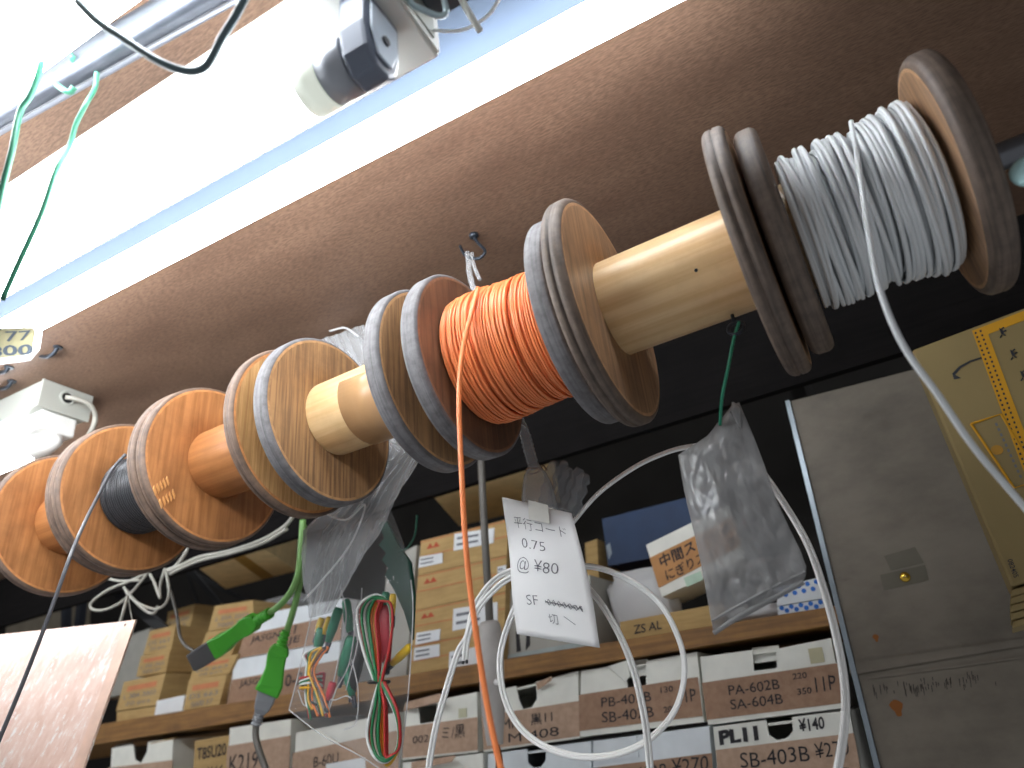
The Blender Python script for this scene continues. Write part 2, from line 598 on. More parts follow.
carton('carton', 'white carton with torn front flap and faded band, right of the test lead bag',
       [(405, 704), (477, 692), (478, 752), (403, 760)], S + .003, .2, M['whiteboard'],
       poly=[(405, 710), (418, 708), (420, 724), (436, 721), (437, 700), (477, 692), (478, 752), (403, 760)],
       band=[(404, 727), (478, 717), (478, 750), (403, 758)], bandmat=M['kraft'],
       texts=[('002', .14, .36, .42, .66), ('ミ/黒', .54, .84, .42, .84)],
       extra=lambda r, b: (torn_flap(r, [(406, 703, S - .002), (441, 694, S - .02), (440, 702, S - .022), (404, 711, S - .004)], M['kraft'], S),
                           px_part('tape_patch', plain('yellowed tape', srgb(196, 194, 164), .7), r, [(459, 709), (467, 708), (467, 717), (459, 718)], S + .003)), group=g_low)
carton('carton', 'carton with band reading B-60U and white sticker, under the test lead bag',
       [(296, 733), (398, 712), (399, 830), (290, 845)], S, .2, M['whiteboard'],
       band=[(293, 753), (399, 730), (399, 829), (290, 844)], bandmat=M['kraft'],
       texts=[('B-60U', .22, .46, .78, .9)],
       extra=lambda r, b: px_part('sticker', M['sticker'], r, [(327, 764), (366, 757), (367, 775), (328, 782)], S, .0018), group=g_low)
carton('carton', 'white topped carton with brown band reading K219, below the grey connector',
       [(230, 728), (291, 719), (286, 845), (222, 855)], S - .004, .2, M['whiteboard'],
       band=[(228, 746), (291, 735.5), (286, 844), (222, 854)], bandmat=M['kraft'],
       texts=[('K219', .06, .52, .74, .9), ('5 4-', .30, .6, .52, .66)], group=g_low)
carton('carton', 'plain kraft carton with handwriting, between white cartons on the lower tier',
       [(195, 741), (229, 735), (224, 850), (188, 858)], S + .004, .2, M['kraft2'],
       texts_on_body=[('T8SU20', .1, .95, .82, .93), ('S4 K66', .08, .9, .64, .74)], group=g_low)
carton('carton', 'open white carton with a notched front, leftmost carton on the lower tier',
       [(112, 748), (173, 739), (168, 850), (104, 860)], S, .16, M['whiteboard'],
       poly=[(112, 748), (133, 745), (135, 760), (141, 763), (147, 752), (148, 742), (173, 739), (168, 850), (104, 860)],
       band=[(108, 768), (173, 760), (168, 849), (104, 859)], bandmat=M['kraft'], texts=[('TAIKO', .1, .8, .8, .92)], open_top=True,
       extra=lambda r, b: (torn_flap(r, [(150, 744, S), (175, 739, S), (178, 737, S + .02), (153, 741, S + .02)], M['kraft2'], S),
                           torn_flap(r, [(115, 748, S), (132, 745, S), (134, 742, S + .02), (117, 745, S + .02)], M['greyboard'], S)), group=g_low)
# the row under it
g_row = 'cartons in the bottom row of the picture'
carton('carton', 'white carton marked PL11 in thick marker with a round thumb hole',
       [(713, 727), (849, 710), (866, 800), (722, 815)], S - .002, .2, M['whiteboard'],
       poly=[(713, 727), (766, 720), (769, 735), (777, 740), (787, 738), (793, 731), (792, 717), (849, 710), (866, 800), (722, 815)],
       band=[(716, 750), (854, 733), (866, 799), (722, 814)], bandmat=M['kraft'],
       texts=[('SB-403B', .18, .68, .66, .9), ('¥270', .72, .95, .68, .92), ('SB 4038', .2, .95, .3, .5)],
       texts_on_body=[('PL11', .04, .34, .78, .95, .055), ('¥140', .64, .82, .82, .97, .02)], group=g_row)
carton('carton', 'white carton with brown band reading 403B, in front of the white cord loop foot',
       [(593, 741), (709, 726), (716, 812), (594, 826)], S, .2, M['whiteblue'],
       band=[(593, 768), (712, 753), (716, 811), (594, 825)], bandmat=M['kraft3'],
       texts=[('-403B', .34, .64, .66, .92), ('¥270', .68, .97, .7, .98)],
       extra=lambda r, b: px_part('closing_flap', M['whiteblue'], r, [(594, 742), (637, 736), (639, 757), (594, 763)], S, .0004, .002), group=g_row)
carton('carton', 'white carton with a dark thumb hole under the carton reading MK',
       [(488, 754), (591, 741), (592, 826), (488, 838)], S + .002, .2, M['whiteblue'],
       poly=[(488, 754), (527, 749), (528, 763), (533, 768), (541, 767), (546, 760), (546, 747), (591, 741), (592, 826), (488, 838)], group=g_row)
carton('carton', 'white carton with torn kraft edge under the carton with the torn front flap',
       [(403, 763), (483, 753), (483, 838), (400, 846)], S + .002, .2, M['whiteboard'],
       extra=lambda r, b: torn_flap(r, [(412, 763, S), (456, 756, S - .01), (452, 762, S - .012), (412, 770, S)], M['kraft'], S), group=g_row)

# upper tier, right to left
def polka(name, q, y, depth, label):
    def ex(r, b):
        fn = quadfn(q, y, .0006)
        mb = MB()
        for j in range(2):
            for i in range(5):
                a = .1 + i * .2 + (.1 if j else 0); bb = .82 - j * .3
                if a > .95: continue
                c = fn(a, bb)
                mb.ext([c + V(math.cos(t) * .0032, 0, math.sin(t) * .0032) for t in [k * PI / 5 for k in range(10)]], V(0, -.0004, 0))
        mb.build('dot_print', M['bluedot'], r)
    return carton(name, label, q, y, depth, M['whiteblue'], extra=ex, group='polka dot boxes')


polka('patterned_box', [(777, 607), (825, 599), (828, 612), (778, 617)], S + .03, .12, 'white box with blue dots, lower of the two at the right end of the shelf')
polka('patterned_box', [(777, 588), (820, 577), (825, 598), (777, 606)], S + .03, .12, 'white box with blue dots, upper of the two at the right end of the shelf')

carton('carton', 'long flat kraft carton lying on the shelf under the 中間 box',
       [(620, 622), (722, 603), (724, 624), (621, 643)], S + .012, .14, M['kraft2'], texts_on_body=[('ZS AL', .14, .42, .3, .72)])


def midswitch(r, b):
    px_part('price_sticker', plain('pale green sticker', srgb(186, 212, 190), .6), r, [(684, 578), (701, 571), (703, 580), (687, 587)], S + .03, .0004, .0008)


carton('carton', 'white carton tilted forward with brown band reading 中間スイッチ',
       [(646, 545), (728, 505), (745, 558), (662, 597)], S + .03, .1, M['whiteboard'],
       band=[(650, 558), (732, 518), (741, 546), (659, 588)], bandmat=plain('orange kraft band', srgb(190, 138, 88), .8),
       texts=[('中間スイッチ', .1, .98, .5, .92, .02), ('にぎりスイッチ', .12, .98, .04, .42, .015)], extra=midswitch)
carton('carton', 'blue carton standing at the back of the shelf behind the paper tag',
       [(602, 519), (716, 490), (722, 545), (608, 566)], S + .16, .12, M['bluebox'],
       extra=lambda r, b: px_part('scuff_mark', plain('scuffed paint', srgb(150, 160, 170), .7), r, [(606, 546), (610, 543), (612, 553), (609, 560)], S + .16))
carton('carton', 'narrow yellow kraft carton on end beside the blue carton',
       [(585, 543), (597, 539), (602, 640), (590, 645)], S + .15, .1, M['kraft2'])
# white printed carton behind the paper tag
def printed(r, b):
    px_part('printed_stripe', M['marker'], r, [(516, 632), (519, 631), (521, 651), (517, 652)], S + .02)
    px_part('printed_stripe', M['marker'], r, [(527, 628), (530, 630), (530, 645), (526, 650)], S + .02)
    px_part('base_strip', plain('blue grey strip', srgb(160, 172, 172), .7), r, [(508, 655), (592, 640), (592, 647), (508, 662)], S + .02)


carton('printed_carton', 'white carton with black print behind the lower half of the paper tag',
       [(507, 590), (590, 575), (592, 647), (508, 662)], S + .02, .12, M['greyboard'], extra=printed)

# stack of four flat cartons
def flat_stack():
    TL, BL = V(421, 541), V(409, 680)
    TR, BR = V(508, 519), V(503, 664)
    names = ['topmost', 'second from top', 'third from top', 'lowest']
    stick = {0: [[(420, 557), (443, 553), (443, 563), (419, 568)], [(455, 534), (495, 528), (494, 543), (454, 551)]],
             1: [[(498, 531 + 36), (507, 529 + 36), (506, 539 + 36), (498, 541 + 36)]],
             2: [[(454, 609), (498, 602), (498, 622), (453, 631)], [(417, 633), (441, 629), (440, 640), (416, 645)]],
             3: [[(415, 648), (440, 644), (440, 656), (414, 661)], [(450, 652), (481, 646), (480, 665), (449, 671)]]}
    y = S + .004
    for i in range(4):
        l0, l1 = TL.lerp(BL, i / 4), TL.lerp(BL, (i + .985) / 4)
        r0, r1 = TR.lerp(BR, i / 4), TR.lerp(BR, (i + .985) / 4)
        q = [tuple(l0), tuple(r0), tuple(r1), tuple(l1)]

        def ex(r, b, q=q, i=i):
            fn = quadfn(q, y, .0008)
            for (a0, a1, b0, b1) in ((.0, 1, .94, .97), (.0, 1, .50, .53)):
                mb = MB(); mb.ext([fn(a0, b1), fn(a1, b1), fn(a1, b0), fn(a0, b0)], V(0, -.0003, 0)); mb.build('red_line', M['redfaint'], r)
            mb = MB()
            mb.ext([fn(.08, .7), fn(.12, .86), fn(.16, .72), fn(.19, .86), fn(.24, .70)], V(0, -.0004, 0)); mb.build('red_mark', M['red'], r)
            for s in stick[i]:
                o = px_part('sticker', M['sticker'], r, s, y, .0012, .0006)
                f2 = quadfn(s, y, .0022); w = MB()
                for b0 in (.62, .25):
                    w.ext([f2(.08, b0), f2(.62, b0), f2(.62, b0 + .14), f2(.08, b0 + .14)], V(0, -.0002, 0))
                w.build('printed_lines', M['print'], o)
        carton('flat_carton', 'flat kraft carton with red lines, %s of the stack behind the grey cable' % names[i], q, y, .18, M['kraft2'], extra=ex,
               group='flat kraft cartons stacked behind the grey cable')


flat_stack()

# cartons whose undersides show below the dark board
def overhead(label, near, far, y0, h, seam):
    a0, a1 = PY(near[0][0], near[0][1], y0), None
    z = a0.z - CAMZ
    n0, n1 = PZ(*near[0], z), PZ(*near[1], z)
    f1, f0 = PZ(*far[1], z), PZ(*far[0], z)
    root = thing('carton', label, 'box', (n0 + f1) / 2, 'kraft cartons on the top shelf')
    mb = MB(); mb.ext([n0, n1, f1, f0], V(0, 0, h)); b = mb.build('carton_body', plain('light kraft', srgb(222, 194, 142), .85), root)
    if seam:
        m = MB(); k = seam
        L = lambda p, q, t: p.lerp(q, t)
        m.ext([L(n0, n1, k - .08), L(n0, n1, k + .08), L(f0, f1, k + .08), L(f0, f1, k - .08)], V(0, 0, -.0006))
        m.build('packing_tape', plain('brown packing tape', srgb(168, 130, 62), .4), root)
    return root


overhead('kraft carton on the top shelf showing its taped underside, above the green plugs', [(196, 566), (259, 545)], [(226, 589), (296, 571)], .98, .12, .62)
overhead('kraft carton on the top shelf showing its underside, behind the orange wire', [(431, 494), (548, 460)], [(459, 526), (560, 502)], .98, .1, None)

# small kraft boxes at the left of the upper tier
def small_box(label, q, y, depth, group='small kraft boxes at the left of the shelf', mat=None, marks=True):
    def ex(r, b):
        if not marks: return
        fn = quadfn(q, y, .0008)
        m = MB(); m.ext([fn(.15, .80), fn(.85, .80), fn(.85, .62), fn(.15, .62)], V(0, -.0003, 0)); m.build('red_print', M['redfaint'], r)
        w = MB(); write(w, rnd.choice(['4 SW 2003', 'L 20A 2003', 'DS 663']), fn, .12, .88, .36, .52, .0); write(w, rnd.choice(['10 x 5', '5000 57', '20 pcs']), fn, .2, .8, .1, .26, .0)
        w.build('handwriting', M['print'], r)
    return carton('small_carton', label, q, y, depth, mat or M['kraft2'], extra=ex, group=group)


small_box('low kraft box on the shelf, lowest of the stack beside the copper board', [(117, 712), (158, 706), (157, 718), (116, 725)], S + .01, .12, marks=False)
small_box('kraft box on the low flat box beside the copper board', [(124, 682), (166, 673), (157, 705), (116, 711)], S + .01, .12)
small_box('kraft box third from the bottom of the stack beside the copper board', [(141, 656), (170, 650), (166, 672), (136, 677)], S + .05, .12)
small_box('kraft box on top of the stack beside the copper board', [(150, 631), (176, 625), (171, 650), (143, 655)], S + .06, .12)
small_box('kraft box at the back behind the black braces', [(168, 612), (195, 604), (190, 627), (165, 634)], S + .2, .12)
small_box('white card box standing on the shelf between the two kraft stacks', [(157, 701), (185, 695), (182, 713), (154, 718)], S + .0, .1, None, M['sticker'], False)
small_box('kraft box lowest of the stack below the black plug', [(189, 680), (227, 674), (219, 705), (183, 712)], S - .004, .12)
small_box('kraft box second from the bottom of the stack below the black plug', [(195, 662), (238, 654), (229, 673), (190, 680)], S + .004, .12)
small_box('kraft box behind the black plug face', [(207, 632), (243, 627), (231, 655), (195, 661)], S + .006, .12)
small_box('kraft box on top of the stack behind the black plug', [(215, 606), (253, 600), (254, 625), (208, 631)], S + .03, .12)
carton('carton', 'white carton with brown band reading JASGN standing on the shelf behind the green plugs',
       [(235, 660), (340, 641), (338, 690), (226, 708)], S + .01, .16, M['whiteblue'], band=[(232, 680), (339, 660), (338, 686), (227, 704)], bandmat=M['kraft3'],
       texts=[('JASGN TI', .1, .44, .55, .9, .01), ('10-2', .5, .7, .3, .8, .01)])
carton('carton', 'white carton with brown band stacked on the JASGN carton behind the green cords',
       [(250, 616), (345, 598), (341, 640), (237, 659)], S + .012, .16, M['whiteblue'], band=[(245, 635), (343, 614), (341, 640), (237, 659)], bandmat=M['kraft3'],
       texts=[('JASGN', .1, .4, .5, .85, .01), ('31', .46, .56, .6, .95, .01), ('JE', .5, .62, .15, .5, .01)])
carton('carton', 'dark narrow carton standing left of the flat kraft stack',
       [(388, 560), (417, 545), (406, 682), (376, 690)], S + .05, .16, M['greyboard'])
carton('carton', 'grey carton half hidden behind the small kraft boxes beside the copper board',
       [(118, 640), (150, 628), (140, 690), (100, 700)], S + .2, .1, M['greyboard'])

# ------------------------------------------------------------------ rack behind the left spools
def brace(p, y0, y1, r, label, mat=None, name='rack_brace'):
    mb = MB()
    a, b = PY(p[0], p[1], y0), PY(p[2], p[3], y1)
    d = (b - a).normalized(); s1 = d.cross(V(0, 1, 0)).normalized() * r; s2 = d.cross(s1).normalized() * r * .4
    mb.ext([a - s1 - s2, a + s1 - s2, a + s1 + s2, a - s1 + s2], b - a)
    o = mb.build(name, mat or M['black'])
    return tag(o, label, 'rack brace', 'black braces of the rack behind the left spools')


brace((90, 570, 232, 684), 1.1, 1.25, .013, 'wide black steel brace running down behind the copper board')
brace((165, 540, 250, 640), 1.3, 1.4, .008, 'black steel brace behind the small kraft boxes')
brace((150, 552, 300, 628), 1.35, 1.45, .006, 'thin black brace under the taped carton')
brace((180, 548, 215, 660), 1.4, 1.5, .005, 'thinnest black brace, steepest of the rack')


def upright(p, label):
    a, b = PY(p[0], p[1], 1.2), PY(p[2], p[3], 1.2)
    root = thing('rack_upright', label, 'rack upright', b, 'rack uprights behind the leftmost spool')
    mb = MB(); w = V(.012, 0, 0)
    mb.ext([a - w, a + w, b + w, b - w], V(0, .02, 0)); mb.build('post', plain('navy steel', srgb(34, 40, 54), .5), root)
    for t in (.2, .4, .6, .8):
        c = a.lerp(b, t); h = MB(); h.lathe([(-.0004, .005), (.0002, .005)], c, V(0, 1, 0), 12); h.build('bolt_hole', M['black'], root)


upright((64, 575, 62, 660), 'dark steel rack upright directly below the leftmost spool')
upright((82, 575, 72, 660), 'dark steel rack upright next to the copper board corner')
carton('carton', 'cream carton behind the rack upright at the left edge', [(8, 606), (62, 596), (60, 640), (4, 650)], 1.32, .1, plain('cream board', srgb(150, 140, 122), .8))

# ------------------------------------------------------------------ grey steel panel at the right
pq = [(790, 401), (1200, 296), (1200, 740), (886, 790)]
PYN = .985
pl = thing('steel_cabinet', 'soiled grey steel cabinet panel standing right of the shelves', 'cabinet panel', PY(886, 790, PYN))
mb = MB(); mb.ext([PY(p[0], p[1], PYN) for p in pq], V(0, .03, 0)); mb.build('panel_sheet', M['panel'], pl, bevel=.001)
mb = MB(); a, b = PY(790, 401, PYN), PY(886, 790, PYN)
mb.ext([a + V(-.006, 0, 0), a, b, b + V(-.006, 0, 0)], V(0, -.005, 0)); o = mb.build('edge_trim', plain('bluish edge metal', srgb(138, 148, 156), .35, .6), pl); o['label'] = 'bluish metal edge strip'
px_part('folded_seam', M['panel'], pl, [(849, 664), (1100, 627), (1100, 633), (851, 675)], PYN, .0, .003)
px_part('tape_piece', M['tape'], pl, [(884, 556), (915, 547), (924, 563), (891, 571)], PYN, .0003, .0006)
px_part('tape_piece', M['tape'], pl, [(880, 575), (925, 565), (929, 580), (884, 591)], PYN, .0003, .0006)
px_part('folded_seam', M['panel'], pl, [(866, 677), (1100, 646), (1100, 648), (866, 679.5)], PYN, .0, .002)
mb = MB()
for k in range(60):
    u = 872 + rnd.random() * 100; v = 684 - (u - 872) * .13 + rnd.random() * 10; h = 3 + rnd.random() * 7
    if k % 3 == 0: u += 30
    mb.ext([PY(a, b, PYN - .0002) for a, b in ((u, v), (u + .9, v), (u + 1.1 + h * .1, v + h), (u + .5 + h * .1, v + h))], V(0, -.0002, 0))
o = mb.build('scratch_marks', plain('dark scuff', srgb(62, 56, 50), .8), pl); o['kind'] = 'stuff'
mb = MB(); c = PY(905, 577, PYN - .001)
mb.lathe([(0, .0001), (0.0, .0062), (-.0015, .006), (-.003, .0035), (-.0035, .0001)], c, V(0, 1, 0), 16); o = mb.build('screw', M['brass'], pl); o['label'] = 'brass screw'
mb = MB(); mb.box(c + V(-.003, -.0038, -.0006), c + V(.003, -.0034, .0006)); mb.build('screw_slot', M['dark'], o)
for (u, v, s) in ((876, 638, .003), (897, 708, .006)):
    mb = MB(); c = PY(u, v, PYN)
    mb.ext([c + V(math.cos(t) * s * (1 + .4 * math.sin(3 * t)), 0, math.sin(t) * s * 1.5) for t in [k * PI / 7 for k in range(14)]], V(0, -.0003, 0))
    mb.build('rust_spot', plain('rust', srgb(128, 78, 34), .9), pl)
# dark cabinet interior beside the panel
slab('wall_right', (PY(800, 500, 1.02).x + .03, 1.05, .9), (PY(800, 500, 1.02).x + .05, 1.62, cz), M['wall'], 'dark partition at the right end of the shelves', 'wall')

# ------------------------------------------------------------------ big carton at the upper right
CY = .80
big = thing('large_carton', 'large kraft carton with yellow band and dashed lines at the right edge', 'box', PY(1011, 587, CY))
q4 = [(911, 350), (1190, 245), (1240, 520), (1011, 587)]
f4 = [PY(p[0], p[1], CY) for p in q4]
mb = MB(); mb.ext(f4, V(.004, .09, 0)); mb.build('carton_body', M['carton'], big, bevel=.003)
yb = [(972, 331), (985, 326), (1074, 566), (1060, 570)]
o = px_part('yellow_band', M['yellow'], big, yb, CY, .0003, .0006)
px_part('yellow_edge', M['yellow'], big, [(980, 328), (1190, 246.5), (1192, 256), (984, 336)], CY, .0003, .0005)
fn = quadfn(yb, CY, .0012)
mb = MB()
for i in range(48):
    b0 = i / 48
    for a0 in (.12, .5):
        mb.ext([fn(a0, b0), fn(a0 + .14, b0), fn(a0 + .14, b0 + .009), fn(a0, b0 + .009)], V(0, -.0002, 0))
mb.build('dashed_lines', M['dark'], o)
# curved arrow
mb = MB()
top = [(982, 358.5), (971, 362), (961, 368), (955, 375)]
bot = [(952.5, 373.5), (959, 366.5), (970, 360.5), (981.5, 357)]
mb.ext([PY(u, v, CY - .0006) for u, v in top + bot], V(0, -.0003, 0))
mb.ext([PY(u, v, CY - .0006) for u, v in ((952, 373), (954, 379.5), (961, 378))], V(0, -.0003, 0))
mb.build('printed_arrow', M['dark'], big)


def figure(u, v, k):
    """small printed stick figure pushing sideways"""
    m = MB()
    P = lambda x, y: PY(u + x * k, v + y * k, CY - .0006)
    m.ext([P(*p) for p in ((-3, -4), (1, -3), (4, 3), (1, 5), (-1, 1))], V(0, -.0003, 0))
    for s in (((1, -3), (4, -5)), ((3, 1), (7, -1)), ((1, 5), (-1, 9)), ((3, 4), (6, 6))):
        m.tube([P(*s[0]), P(*s[1])], .0007, 5)
    m.build('printed_figure', M['dark'], big)


figure(1001, 331, .75); figure(1012, 353, .75); figure(1022, 374, .75)
# rounded frame with small print
fr = [(970, 423), (1000, 414), (1030, 502), (1014, 507)]
mb = MB()
pp = [PY(u, v, CY - .0008) for u, v in ((971, 424), (1001, 414), (1040, 480), (1014, 488))]
mb.tube(pp + [pp[0]], .0013, 5); mb.build('printed_frame', M['yellow'], big)
mb = MB(); c = PY(997, 450, CY - .0006)
mb.ext([c + V(math.cos(t) * .005, 0, math.sin(t) * .005) for t in [k * PI / 8 for k in range(16)]], V(0, -.0004, 0)); mb.build('printed_disc', plain('ochre print', srgb(176, 128, 40), .7), big)
for k in range(11):
    mb = MB(); t = k / 10
    u, v = 996 + 24 * t, 423 + 52 * t
    mb.ext([PY(u + dx, v + dy, CY - .0006) for dx, dy in ((-1.2, .4), (1.0, -.4), (2.2, 2.4), (.0, 3.2))], V(0, -.0002, 0)); mb.build('printed_character', M['print'], big)
mb = MB()
write(mb, '082405', lambda a, b: PY(1007 + 7 * a + 5 * b, 560 + 18 * a - 1.5 * b, CY - .0012), 0, 1, 0, 1, .01); mb.build('small_print', M['dark'], big)
# flattened boards under it
mb = MB()
for i in range(5):
    z1_, z0_ = 590 + i * 7.8, 590 + (i + .94) * 7.8
    r_ = 2.2 * math.sin(PI * (i + .5) / 5)
    mb.ext([PY(u, v, CY + .002) for u, v in ((1011.5 + i * .5 - r_, z1_), (1240, z1_ - 68), (1240, z0_ - 68), (1011.5 + i * .5 - r_, z0_))], V(.004, .086, 0))
tag(mb.build('flattened_cardboard', M['carton'], bevel=.0015), 'pile of folded kraft board under the large carton at the right edge', 'cardboard')

# ------------------------------------------------------------------ rod and spools
def spool(name, label, s0, s1, r0, r1, rc, wood_c, rim_c, ang, core_c, gstretch=90, dirt=.5, thick=.0165, second=None, groove=True, rnd_=.0036):
    c = ROD + V((s0 + s1) / 2, 0, 0)
    root = thing(name, label, 'wire spool', c, 'wooden wire spools on the rod')
    fm = wood(name + ' face', wood_c[0], wood_c[1], wood_c[2], (3, gstretch, 5), 2.2, (ang, 0, 0), .42, dirt, .35, (rnd.random() * 5, 0, 0))
    rm = rim_mat(name + ' rim', *rim_c)
    wm = wood(name + ' worn edge', tuple(min(1, x * 1.35) for x in wood_c[0][:3]) + (1,), wood_c[0], wood_c[2], (60, 60, 60), 3, dirtamt=.4)
    cm = wood(name + ' core', core_c[0], core_c[1], core_c[2], (3, 70, 70), 1.6, (0, 0, 0), .38, .35, .15, (rnd.random() * 5, 0, 0))
    fm2 = fm if second is None else wood(name + ' second face', second[0], second[1], second[2], (3, 150, 4), 2.2, (ang + .5, 0, 0), .42, .35, .4, (rnd.random() * 5, 0, 0))
    for s, r in ((s0, r0), (s1, r1)):
        h = thick / 2; b = rnd_
        p = [(-h, .0098, 0), (-h, r - .030, 0), (-h, r - b - .0025, 2), (-h, r - b, 1)]
        for k in range(1, 5):
            a = k / 5 * PI / 2
            p.append((-h + b * (1 - math.cos(a)), r - b + b * math.sin(a), 1))
        if groove: p += [(-.0014, r, 1), (-.0008, r - .0011, 1), (0, r - .0011, 1), (.0007, r, 1)]
        for k in range(4, 0, -1):
            a = k / 5 * PI / 2
            p.append((h - b * (1 - math.cos(a)), r - b + b * math.sin(a), 1))
        p += [(h, r - b, 2), (h, r - b - .0025, 0), (h, r - .030, 0), (h, .0098, 0), (-h, .0098, 0)]
        mb = MB(); mb.lathe(p, ROD + V(s, 0, 0), V(1, 0, 0), 112, closed=False)
        mb.build('flange', [fm if s == s0 else fm2, rm, wm], root)
    mb = MB(); e = thick / 2 - .0002
    mb.lathe([(s0 + e, rc), (s0 + e + .001, rc), (s1 - e - .001, rc), (s1 - e, rc), (s1 - e, .0098), (s0 + e, .0098), (s0 + e, rc)], ROD, V(1, 0, 0), 96, closed=False)
    mb.build('core', cm, root)
    return root


OR = (srgb(182, 126, 78), srgb(154, 102, 60), srgb(104, 68, 44))
TAN = (srgb(172, 134, 94), srgb(126, 96, 70), srgb(74, 58, 48))
BRN = (srgb(120, 90, 68), srgb(92, 69, 54), srgb(60, 48, 42))
PALE = (srgb(172, 136, 102), srgb(130, 102, 80), srgb(78, 66, 60))
LTAN = (srgb(196, 158, 108), srgb(160, 122, 78), srgb(120, 88, 58))
BLUERIM = (srgb(120, 118, 120), srgb(92, 90, 92))
DARKRIM = (srgb(116, 100, 88), srgb(74, 63, 55))
GREYRIM = (srgb(122, 115, 112), srgb(84, 77, 74))
BROWNRIM = (srgb(134, 110, 94), srgb(90, 72, 60))
PINE = (srgb(226, 194, 146), srgb(210, 172, 122), srgb(160, 122, 86))
ORC = (srgb(178, 120, 72), srgb(152, 98, 56), srgb(112, 74, 44))

spG = spool('wooden_spool', 'orange brown wooden spool with bare core at the left edge, cut by the frame', -.660, -.5325, .0905, .0905, .040, OR, BROWNRIM, .5, ORC, thick=.0125)
spF = spool('wooden_spool', 'orange brown wooden spool wound with black wire', -.5195, -.3866, .0905, .0905, .036, OR, BROWNRIM, 1.0, ORC, thick=.0125)
spE = spool('wooden_spool', 'orange brown wooden spool with bare glossy core and a splintered nick', -.3735, -.2445, .0895, .0890, .0385, OR, BROWNRIM, .7, ORC, thick=.0125, second=LTAN)
spD = spool('wooden_spool', 'brown wooden spool with bare pine core and a patch of tape', -.205, -.074, .0868, .0868, .0375, TAN, BLUERIM, .15, PINE, 130, groove=False)
spC = spool('wooden_spool', 'dark brown wooden spool wound with orange wire', -.035, .083, .0860, .0880, .040, BRN, BLUERIM, .9, PINE, groove=False)
spB = spool('wooden_spool', 'wooden spool with a long bare pine core between the orange and the grey wire', .1015, .2255, .0965, .0955, .0395, PALE, DARKRIM, .2, PINE, rnd_=.0054)
spA = spool('wooden_spool', 'wooden spool wound with light grey wire, nearest the right edge', .2445, .3545, .0856, .0830, .040, PALE, DARKRIM, .4, PINE, groove=False, rnd_=.0066)

mb = MB(); t = math.radians(207); n_ = V(0, math.cos(t), math.sin(t))
mb.lathe([(0, .0014), (.0005, .0012)], ROD + V(.185, 0, 0) + n_ * .0394, n_, 10); o = mb.build('nail_head', M['hook'], spB)
mb = MB(); mb.lathe([(-1.25, .0092), (.62, .0092)], ROD, V(1, 0, 0), 32)
tag(mb.build('spool_rod', M['darksteel'], org=ROD), 'dark steel rod running through all the wooden spools', 'rod')

# splintered nick on spool E, tape on the core of D
mb = MB()
xf = ROD.x - .3735 + .00635
for (u, v, du, dv) in ((153, 490, 16, -12), (159, 503, 16, -12)):
    for k in range(5):
        c = [PY(u + du * (k + t) / 5 + e * .35, v + dv * (k + t) / 5 + e, 1) for t, e in ((0, -1), (.5, -3), (.5, 4), (0, 6))]
        P = []
        for p in c:
            d = p - O; P.append(O + d * ((xf - O.x) / d.x))
        mb.ext(P, V(.0012, 0, 0))
o = mb.build('splinter', plain('raw splintered wood', srgb(206, 150, 92), .8), spE); o['label'] = 'pale splintered nick'
mb = MB()
n = 20; cc = ROD
vs = []
for i in range(n + 1):
    t = PI * (.90 + .75 * i / n)
    for x in (-.155, -.0845):
        vs.append(cc + V(x, math.cos(t) * .0381, math.sin(t) * .0381))
mb.add(vs, [(2 * i, 2 * i + 1, 2 * i + 3, 2 * i + 2) for i in range(n)], 0, True)
o = mb.build('tape_patch', plain('brown see-through tape', srgb(176, 138, 98), .3), spD, recalc=False); o['label'] = 'brown tape around the core'
sm = o.modifiers.new('thickness', 'SOLIDIFY'); sm.thickness = .0004


# wound wire
def winding(x0, x1, rb, wd, turns, layers, seed, wild=1.0, grow=None, seg=30, n=6):
    R = random.Random(seed)
    path = []
    tot = turns * layers
    N = int(tot * seg)
    ph = R.random() * 100
    for i in range(N + 1):
        t = i / seg
        L = int(min(layers - 1, t // turns)); k = (t - L * turns) / turns
        k = k if L % 2 == 0 else 1 - k
        j = noise.noise(V(t * 1.25, ph, L * 3.1)) * wild * wd * 2.6 + noise.noise(V(t * .4, ph + 9, 2)) * wild * wd * 1.6
        x = x0 + (x1 - x0) * k + j
        x = min(max(x, x0), x1)
        r = rb + L * wd * .8 + noise.noise(V(t * 1.1, ph + 3, 5)) * wd * .55 * wild
        if grow: r += grow((x - x0) / (x1 - x0))
        a = 2 * PI * t
        path.append(ROD + V(x, math.cos(a) * r, math.sin(a) * r))
    mb = MB()
    mb.tube(path, wd / 2, n)
    mb.lathe([(x0, rb - wd * .2), (x1, rb - wd * .2)], ROD, V(1, 0, 0), 48)
    return mb, path


wireA = thing('grey_wire', 'light grey wire wound on the rightmost spool with its end hanging down', 'wire', ROD + V(.30, 0, 0))
mb, _ = winding(.2555, .3435, .0445, .0034, 26, 5, 3, 1.5, lambda k: .0015 * math.sin(k * 9) + .002 * k)
mb.build('winding', M['greywire'], wireA)
mb = MB(); mb.tube(pxs([(851, 122, .424), (854, 138, .409), (860, 175, .394), (869, 235, .386), (880, 290, .383), (903, 345, .388), (938, 395, .40), (976, 450, .42), (1030, 514, .45), (1080, 580, .47)]), .0018, 10)
mb.build('loose_end', M['greywire'], wireA)

